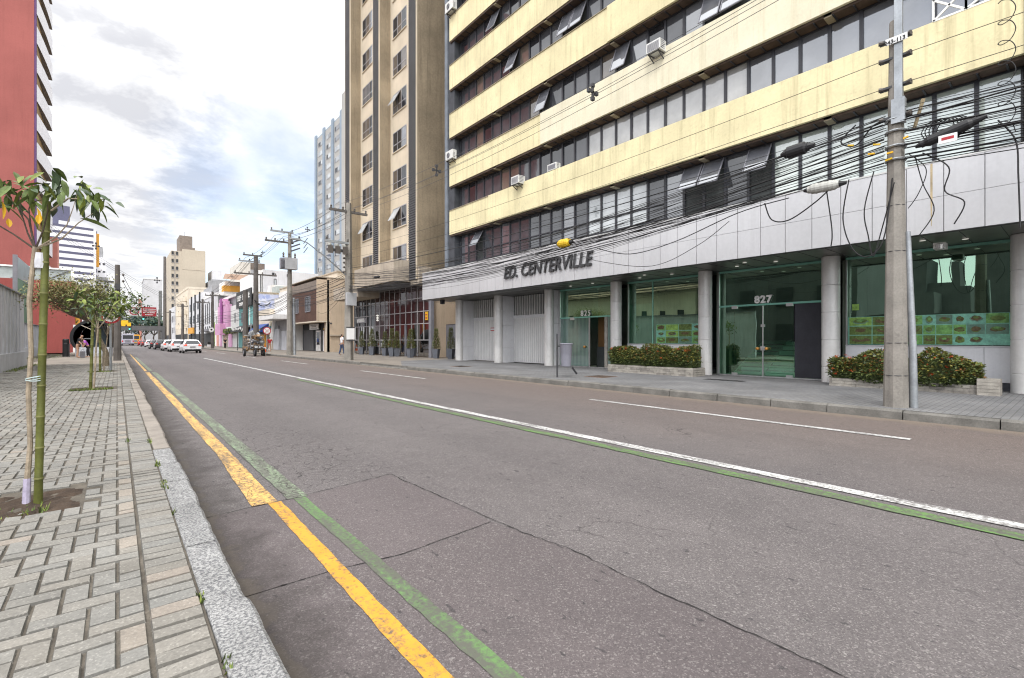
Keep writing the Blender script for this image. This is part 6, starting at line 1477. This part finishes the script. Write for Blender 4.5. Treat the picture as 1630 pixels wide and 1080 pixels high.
t = thing('round_sign','small round white sign on the dark pole by the pink house','road sign',(11.0,84.6,2.6)); mb = MB(); c = (11.0,84.6,3.0); disc(mb,c,.42,'sign_white'); disc(mb,c,.42,'frame_grey',-.004,.34); mb.build('plate', t); mb = MB(); disc(mb,(11.0,84.6,3.0),.14,'sign_black',-.006); mb.build('symbol', t)
t = thing('speed_sign_gantry','overhead arm with a white 40 speed limit panel and a red notice panel','road sign',(-.3,100,.15))
mb = MB(); mb.tube([(-.3,100,.1),(-.3,100,5.6),(.3,100,6.3),(5.2,100,6.5)],[.14,.12,.09,.06],'galvanised',8); mb.build('mast_arm', t)
mb = MB(); mb.box(1.35,3.1,99.85,99.9,5.45,6.9,'sign_white'); mb.build('speed_panel', t); mb = MB(); disc(mb,(2.2,99.83,6.17),.64,'sign_red',0,.5); mb.build('ring', t)
text('lettering','40',(2.2,99.82,5.85),.86,'sign_black',t,rot=(R(90),0,0),extrude=.002,bold=.02,align='CENTER')
mb = MB(); mb.box(3.14,5.1,99.85,99.9,5.4,6.92,'sign_red')
mb.build('notice_panel', t); mb = MB(); r_ = random.Random(6)
for z, x0, x1 in ((6.5,3.3,4.9),(6.2,3.3,4.9),(5.92,3.35,4.85),(5.58,3.6,4.6)):
    x = x0
    while x < x1: wl = r_.uniform(.06,.12); mb.box(x,x+wl,99.83,99.85,z,z+.15,'sign_white'); x += wl+.04
mb.build('lettering', t)
def signal(label, x, y, z):
    t = thing('traffic_light', label, 'traffic light', (x,y,z)); mb = MB(); mb.box(x-.25,x+.25,y,y+.3,z,z+1.3,'sign_black'); mb.tube([(x,y+.15,z),(x,y+.15,z-.6)],.05,'steel_dark',6); mb.build('housing', t); mb = MB(); disc(mb,(x,y-.02,z+.3),.2,'signal_green',n=14); mb.build('lens', t)
signal('distant green traffic light over the bus lane',6.0,178,7.4); signal('lower distant green traffic light above the yellow bus',3.0,190,4.6)
t = thing('yellow_signboard','yellow roadside signboard with two dark arched notches at the end of the street','signboard',(1.2,170,3)); mb = MB(); mb.prism([(-.2,169.8),(3.0,169.8),(3.0,170),(-.2,170)],5.3,6.3,'sign_yellow'); mb.prism([(.5,169.8),(2.4,169.8),(2.4,170),(.5,170)],6.3,6.9,'sign_yellow'); mb.box(-.2,3.0,169.85,170,5.2,5.3,'sign_black'); mb.box(.6,.9,169.75,169.8,5.3,5.75,'sign_black'); mb.box(1.8,2.1,169.75,169.8,5.3,5.75,'sign_black'); mb.build('panel', t); mb = MB(); mb.tube([(3.05,170,.1),(3.05,170,5.4)],.12,'steel_dark',8); mb.build('post', t)
t = thing('pedestrian_overpass','dark footbridge like gantry spanning the far end of the street','gantry',(4,200,.1)); part(t,'beam','dark_wall',(-6,12.5,200,201.5,4.6,6.2)); part(t,'column','dark_wall',(-6,-5,200,201,.1,4.6),(11.6,12.5,200,201,.1,4.6))
mb = MB(); mb.box(13.8,14.8,110.5,111.5,.16,.6,'sign_white'); mb.box(13.7,14.9,110.4,111.6,.6,1.1,'sign_black'); tag(mb.build('kiosk_box'),'small dark and white box at the foot of the pole by the pink house','box')
t = thing('traffic_cone','orange and white traffic cone beside the person in red','traffic cone',(12.2,56.2,.16)); mb = MB(); mb.box(11.98,12.42,55.98,56.42,.16,.2,'cone_orange'); mb.lathe((12.2,56.2,.2),[(.17,0),(.13,.25)],'cone_orange',14); mb.lathe((12.2,56.2,.45),[(.13,0),(.09,.2)],'sign_white',14); mb.lathe((12.2,56.2,.65),[(.09,0),(.05,.2),(.03,.22)],'cone_orange',14); mb.build('cone', t)
t = thing('street_tree_guard','thin dark pole standing alone on the far pavement before the planted awning','pole',(11.3,66,.16)); mb = MB(); mb.tube([(11.3,66,.1),(11.3,66,2.3)],.05,'steel_dark',6); mb.build('post', t); t.name = 'thin_post'

# handcart loaded with scrap
HC = thing('handcart','waste picker handcart piled with scrap, cardboard and a clear sack at the far kerb','handcart',(9.4,47.4,0)); r_ = random.Random(14)
mb = MB(); mb.box(8.7,10.1,46.6,48.6,.52,.60,'wood')
for x in (8.7,10.05): mb.box(x,x+.05,46.6,48.6,.6,.85,'wood')
for x in (8.75,10.0):
    for y in (46.65,48.5): mb.box(x,x+.05,y,y+.05,.6,1.8,'junk_metal')
mb.build('bed', HC)
for (x,y,rr_) in ((8.55,46.9,.33),(10.05,46.8,.33),(9.3,46.5,.36),(10.25,48.3,.3)):
    mb = MB(); mb.tube([(x-.07,y,rr_),(x+.07,y,rr_)],[rr_,rr_],'rubber',18); mb.tube([(x-.085,y,rr_),(x+.085,y,rr_)],[rr_*.55,rr_*.55],'frame_grey',12); mb.build('wheel', HC)
mb = MB()
for q in range(90):
    mb.obox((r_.uniform(8.75,10.05),r_.uniform(46.5,48.5),.62+1.25*r_.random()**1.6),r_.uniform(.03,.28),r_.uniform(.03,.3),r_.uniform(.015,.10),r_.choice(['cardboard','junk_metal','wood','junk_metal','bin_plastic','cardboard','steel_dark','plastic_sack','cloth_white']),Matrix.Rotation(r_.uniform(-1,1),3,r_.choice('XYZ')))
mb.build('scrap_load', HC)
mb = MB()
for (x,z,rr_) in ((9.75,1.75,.42),(9.2,1.95,.38),(9.95,1.3,.35)):
    rr_ *= .6; mb.tube([(x+r_.uniform(-.1,.1),47.2+r_.uniform(-.1,.1),z-rr_+q*rr_*.4) for q in range(7)],[rr_*k*r_.uniform(.75,1.15) for k in (.5,.95,1,.9,.75,.5,.12)],'plastic_sack',7)
mb.build('sack', HC)
mb = MB(); mb.bar((8.75,46.6,.6),(8.6,44.9,1.0),.06,.06,'junk_metal'); mb.bar((9.5,46.6,.6),(9.3,44.9,1.0),.06,.06,'junk_metal'); mb.bar((8.55,44.9,1.0),(9.35,44.9,1.0),.05,.05,'junk_metal'); mb.bar((9.0,46.8,.6),(9.05,46.8,2.9),.07,.07,'galvanised'); mb.build('handle', HC)

# ------------------------------------------------------------------ vehicles
def make_car(name, label, body='car_white', brake=True):
    t = thing(name, label, 'car', (0,0,0), 'cars queuing in the middle lane')
    # stations: y, half widths (sill, belt, roof), heights (sill, belt, roof), roof lean
    st = [(0.0,.72,.80,.56,.32,.95,1.40,.42),(.10,.80,.84,.58,.24,.96,1.44,.52),(.55,.84,.86,.60,.22,.95,1.47,.45),(1.4,.85,.87,.62,.21,.93,1.49,.2),(2.2,.85,.87,.61,.21,.91,1.47,0),(2.75,.85,.86,.60,.21,.90,1.40,-.1),(3.15,.84,.84,.74,.22,.89,.96,-.05),(3.7,.80,.80,.66,.24,.80,.86,0),(4.0,.70,.72,.55,.32,.66,.70,0)]
    def ring(s):
        y,ws,wb,wr,zs,zb,zr,ln = s; f = lambda z: y+ln*max(0,(z-zb)/(zr-zb))
        half = [(ws*.94,zs),(ws+.02,zs+.12),(wb+.015,(zs+zb)/2+.08),(wb,zb),(wb-(wb-wr)*.55,zb+(zr-zb)*.52),(wr+.03,zr-.07),(wr*.82,zr)]
        R_ = [(-x,f(z),z) for x,z in half]+[(0,f(zr),zr+.02)]+[(x,f(z),z) for x,z in reversed(half)]
        return R_
    rings = [ring(s) for s in st]; mb = MB(); n = len(rings[0])
    for a, b in zip(rings, rings[1:]):
        for i in range(n-1): mb.face([a[i],b[i],b[i+1],a[i+1]], body)
        mb.face([a[0],a[n-1],b[n-1],b[0]], 'rubber')
    for rg, fl in ((rings[0],0),(rings[-1],1)):
        for i in range(n//2):
            j = n-1-i
            if i+1 >= j-1: q = [rg[i],rg[i+1],rg[j]]
            else: q = [rg[i],rg[i+1],rg[j-1],rg[j]]
            mb.face(q if not fl else q[::-1], body)
    me = mb.build('body', t, smooth=True)
    def capq(i0, f0, i1, f1, mrg, off): # quad on the tailgate between ring points
        rg = rings[0]; L0 = Vector(rg[i0]).lerp(Vector(rg[i0+1]), f0); L1 = Vector(rg[i1]).lerp(Vector(rg[i1+1]), f1)
        o = Vector((0,-off,off*.3)); k = mrg
        return [L0*1+o+Vector((k,0,0)), Vector((-L0.x-k,L0.y,L0.z))+o, Vector((-L1.x-k,L1.y,L1.z))+o, L1+o+Vector((k,0,0))]
    mb = MB(); mb.face(capq(3,.15,5,.2,.06,.012),'car_glass'); mb.build('rear_window', t)
    for s in (-1,1):
        mb = MB(); I = lambda r_,i: Vector(rings[r_][i if s < 0 else n-1-i])+Vector((s*.012,0,0))
        for a in (2,3,4):
            q = [I(a,3).lerp(I(a,4),.12),I(a+1,3).lerp(I(a+1,4),.12),I(a+1,4),I(a,4)]; q2 = [I(a,4),I(a+1,4),I(a+1,5).lerp(I(a+1,4),.15),I(a,5).lerp(I(a,4),.15)]
            for z in (q,q2): mb.face(z if s > 0 else z[::-1],'car_glass')
        mb.build('side_window', t)
        mb = MB(); mb.face([(s*.80,-.012,.80),(s*.50,-.03,.80),(s*.55,.0,1.0),(s*.80,.03,1.02)][::(1 if s<0 else -1)],'brake_light' if brake else 'tail_light'); mb.face([(s*.80,-.012,.80),(s*.85,.25,.86),(s*.86,.3,.98),(s*.80,.03,1.02)],'brake_light' if brake else 'tail_light'); mb.build('tail_light', t)
        for y in (.75,3.25):
            mb = MB(); x = s*.78; mb.tube([(x-s*.1,y,.31),(x+s*.085,y,.31)],[.31,.31],'rubber',20); wo = mb.build('wheel', t); mb = MB(); mb.tube([(x+s*.08,y,.31),(x+s*.093,y,.31)],[.2,.19],'chrome',12); mb.build('rim', wo)
    mb = MB(); mb.box(-.26,.26,-.035,-.015,.62,.74,'frame_light'); mb.box(-.2,.2,-.038,-.035,.65,.71,'sign_black'); mb.build('number_plate', t)
    mb = MB(); mb.box(-.72,.72,-.06,.02,.30,.44,'rubber'); mb.build('bumper', t); mb = MB(); mb.lathe((0,-.03,.9),[(.001,0),(.05,.0),(.05,.05),(.001,.05)],'chrome',10); mb.build('badge', t)
    return t
C1 = make_car('hatchback','white hatchback with lit brake lights, last in the queue and nearest the camera'); C1.location = (6.28,61.5,0); C1.rotation_euler[2] = R(1)
for (x,y,lab,sw) in ((5.75,69.5,'white car almost hidden behind the last hatchback in the queue',{}),(5.50,77.5,'white hatchback third from the end of the queue',{}),(5.25,89,'black car in the queue ahead of the white hatchbacks',{'car_white':'car_black','brake_light':'tail_light'}),(5.0,98,'dark grey car ahead of the black car in the queue',{'car_white':'car_grey','brake_light':'tail_light'}),(5.25,121,'small distant white car ahead of the dark cars',{'brake_light':'tail_light'}),(5.0,134,'maroon car far ahead in the queue',{'car_white':'car_maroon'}),(4.9,152,'bright red car at the head of the queue behind the yellow bus',{'car_white':'car_red'})):
    copy_tree(C1,(x,y,0),R(1),lab,matswap=sw)
def bus(label, x, y, m, glassm='car_glass'):
    t = thing('bus', label, 'bus', (x,y,0)); mb = MB(); prof = [(-1.25,.35),(-1.28,1.5),(-1.24,2.75),(-1.05,3.08),(1.05,3.08),(1.24,2.75),(1.28,1.5),(1.25,.35)]
    f = [(x+a,y,z) for a,z in prof]; b = [(x+a,y+11.5,z) for a,z in prof]
    mb.face(f[::-1][::-1],m); mb.face(b[::-1],m)
    for i in range(8): j = (i+1)%8; mb.face([f[i],b[i],b[j],f[j]],m)
    mb.build('body', t); mb = MB(); mb.box(x-1.02,x+1.02,y-.03,y,1.75,2.72,glassm); mb.build('rear_window', t)
    for s in (-1,1):
        mb = MB(); mb.box(x+s*1.29,x+s*1.26,y+.6,y+11,1.6,2.6,glassm); mb.build('side_window', t)
        mb = MB(); mb.box(x+s*1.2,x+s*.95,y-.03,y,.95,1.35,'tail_light'); mb.build('tail_light', t)
        for yy in (2.2,8.8): mb = MB(); mb.tube([(x+s*1.0,y+yy,.48),(x+s*1.27,y+yy,.48)],[.48,.48],'rubber',16); mb.build('wheel', t)
    mb = MB(); mb.box(x-1.2,x+1.2,y-.08,y+.02,.35,.6,'steel_dark'); mb.build('bumper', t); mb = MB(); mb.box(x-.6,x+.6,y-.02,y,.8,1.5,'frame_grey'); mb.build('engine_cover', t); return t
bus('silver white city bus seen from behind in the left lane',2.15,158,'bus_silver'); bus('yellow orange city bus ahead of the silver bus',4.0,178,'bus_orange')

# ------------------------------------------------------------------ people
def skin_obj(name, nodes, edges, m, parent=None, sub=2):
    me = bpy.data.meshes.new(name); me.from_pydata([n[0] for n in nodes], edges, []); me.materials.append(M[m])
    o = bpy.data.objects.new(name, me); COL.objects.link(o)
    sk = o.modifiers.new('skin','SKIN'); sk.use_smooth_shade = True
    for i, n in enumerate(nodes):
        v = me.skin_vertices[0].data[i]; r_ = n[1]; v.radius = r_ if isinstance(r_,tuple) else (r_,r_); v.use_root = (i == 0)
    sb = o.modifiers.new('sub','SUBSURF'); sb.levels = sub; sb.render_levels = sub
    if parent is not None: o.parent = parent
    return o
def person(label, loc, rz, h_=1.68, top='cloth_red', bottom='cloth_black', skirt=False, skin='skin', arms=((.05,.30,.95),(.05,.30,.95)), bend=0, long_hair=False, step=.06, sleeves=True):
    t = thing('person', label, 'person', loc); t.rotation_euler = (0,0,rz); s = h_/1.7; t.scale = (s,s,s)
    def B(p):  # forward bend of the upper body about the hips
        x, y, z = p
        if bend and z > .95: dz = z-.95; return (x, y-dz*math.sin(bend), .95+dz*math.cos(bend))
        return p
    N_ = [((0,0,.93),(.13,.10)),((0,0,1.08),(.125,.09)),((0,.0,1.28),(.15,.10)),((0,.0,1.40),(.13,.085)),((0,-.01,1.48),.055),((0,-.02,1.56),(.075,.085)),((0,-.02,1.64),(.078,.092)),((0,-.015,1.70),.05)]
    E_ = [(0,1),(1,2),(2,3),(3,4),(4,5),(5,6),(6,7)]
    def add(p, r_, fr): N_.append((p,r_)); E_.append((fr,len(N_)-1)); return len(N_)-1
    for sd, ar in zip((-1,1), arms):
        a = add((sd*.19,0,1.40),.058,3); a = add((sd*(.24),ar[0]*-.4,1.14),.045,a); a = add((sd*.26*(1-ar[1]*.3),-ar[1]*.6 if ar[0] > .05 else -ar[0],ar[2] if ar[0] > .05 else .90),.036,a)
        w_ = N_[a][0]; a = add((w_[0],w_[1]-.03,w_[2]-.07),(.034,.02),a)
        for q in range(4): add((w_[0]+(-.024+.016*q)*1,w_[1]-.05,w_[2]-.145+.008*abs(q-1.5)),.0085,a)
        add((w_[0]-sd*.035,w_[1]-.06,w_[2]-.095),.009,a)
        l = add((sd*.085,0,.86),.085,0); l = add((sd*.09,-.02+sd*step*.5,.50),.062,l); l = add((sd*.09,.02+sd*step,.10),.040,l); add((sd*.10,-.13+sd*step,.035),(.042,.03),l)
    N_ = [(B(p),r_) for p,r_ in N_]
    skin_obj('body', N_, E_, skin, t)
    hd = Vector(B((0,-.02,1.63))); mb = MB()   # face: nose, eyes, mouth, ears on the head
    mb.lathe((hd.x,hd.y-.10,hd.z-.03),[(.004,.045),(.012,.02),(.017,0),(.004,-.012)],skin,8)
    for sd in (-1,1): mb.lathe((hd.x+sd*.03,hd.y-.083,hd.z+.01),[(.002,-.008),(.011,0),(.002,.008)],'hair',8); mb.lathe((hd.x+sd*.08,hd.y+.01,hd.z-.02),[(.004,-.03),(.018,0),(.006,.03)],skin,8)
    mb.box(hd.x-.024,hd.x+.024,hd.y-.088,hd.y-.08,hd.z-.062,hd.z-.053,'flower_red'); mb.build('face', t)
    hr = [((hd.x,hd.y+.02,hd.z+.06),(.088,.092)),((hd.x,hd.y+.05,hd.z+.0),(.085,.07)),((hd.x,hd.y+.06,hd.z-.08),(.06,.045))]
    if long_hair: hr.append(((hd.x,hd.y+.09,hd.z-.25),(.07,.04)))
    skin_obj('hair', hr, [(i,i+1) for i in range(len(hr)-1)], 'hair', t, 1)
    sh = [(B((0,0,.92)),(.15,.115)),(B((0,0,1.10)),(.14,.105)),(B((0,0,1.28)),(.165,.115)),(B((0,0,1.41)),(.14,.10)),(B((0,-.005,1.455)),.07)]; se = [(0,1),(1,2),(2,3),(3,4)]
    k = len(sh); idx = [i for i,(p,_) in enumerate(N_)]
    for j in range(2):
        base = 8+j*13
        sh.append((N_[base][0],.072)); se.append((3,len(sh)-1)); e1 = Vector(N_[base+1][0]); 
        sh.append((tuple(Vector(N_[base][0]).lerp(e1,.75 if sleeves else .4)),.062)); se.append((len(sh)-2,len(sh)-1))
    skin_obj('shirt', sh, se, top, t)
    if skirt:
        mb = MB(); mb.lathe((0,0,0),[(.16,.98),(.19,.85),(.23,.6),(.25,.42),(.2,.43)],bottom,16); mb.build('skirt', t, smooth=True)
    else:
        tr = [((0,0,.95),(.145,.115)),((-.085,0,.84),.098),((-.09,-.02-step*.5,.50),.078),((-.09,.02-step,.10),.062),((.085,0,.84),.098),((.09,-.02+step*.5,.50),.078),((.09,.02+step,.10),.062)]
        skin_obj('trousers', tr, [(0,1),(1,2),(2,3),(0,4),(4,5),(5,6)], bottom, t)
    return t
person('person in a red top and dark knee length skirt standing by the traffic cone',(12.75,56.6,.16),R(160),1.58,'cloth_red','cloth_blue',True,long_hair=False,arms=((.3,.35,1.15),(.05,.3,.95)))
person('person dressed in black standing with folded arms before the pink house',(12.1,80,.16),R(10),1.62,'cloth_black','cloth_black',arms=((.3,.4,1.15),(.3,.4,1.15)))
person('person in a white shirt walking past behind the lamp arm pole',(14.4,39.6,.16),R(95),1.74,'cloth_white','cloth_blue',step=.16)
person('person in a black outfit bending forward beside the tubular bus stop',(-2.15,45.5,.15),R(75),1.66,'cloth_black','cloth_black',True,bend=.35,arms=((.3,.5,1.0),(.3,.5,1.0)))
person('person in a purple top leaning over a bag at the tubular bus stop',(-1.62,46.6,.15),R(-80),1.5,'cloth_purple','cloth_black',bend=.55,long_hair=True,arms=((.3,.5,.95),(.3,.5,.95)))
t = thing('hand_bag','grey bag standing on the pavement between the two people at the bus stop','bag',(-1.9,45.9,.15)); mb = MB(); mb.box(-2.05,-1.75,45.8,46.05,.15,.62,'frame_grey'); mb.build('bag_body', t, bevel=.03); mb = MB(); mb.tube([(-2.0,45.92,.62),(-1.9,45.92,.78),(-1.8,45.92,.62)],.015,'steel_dark',6); mb.build('handle', t)
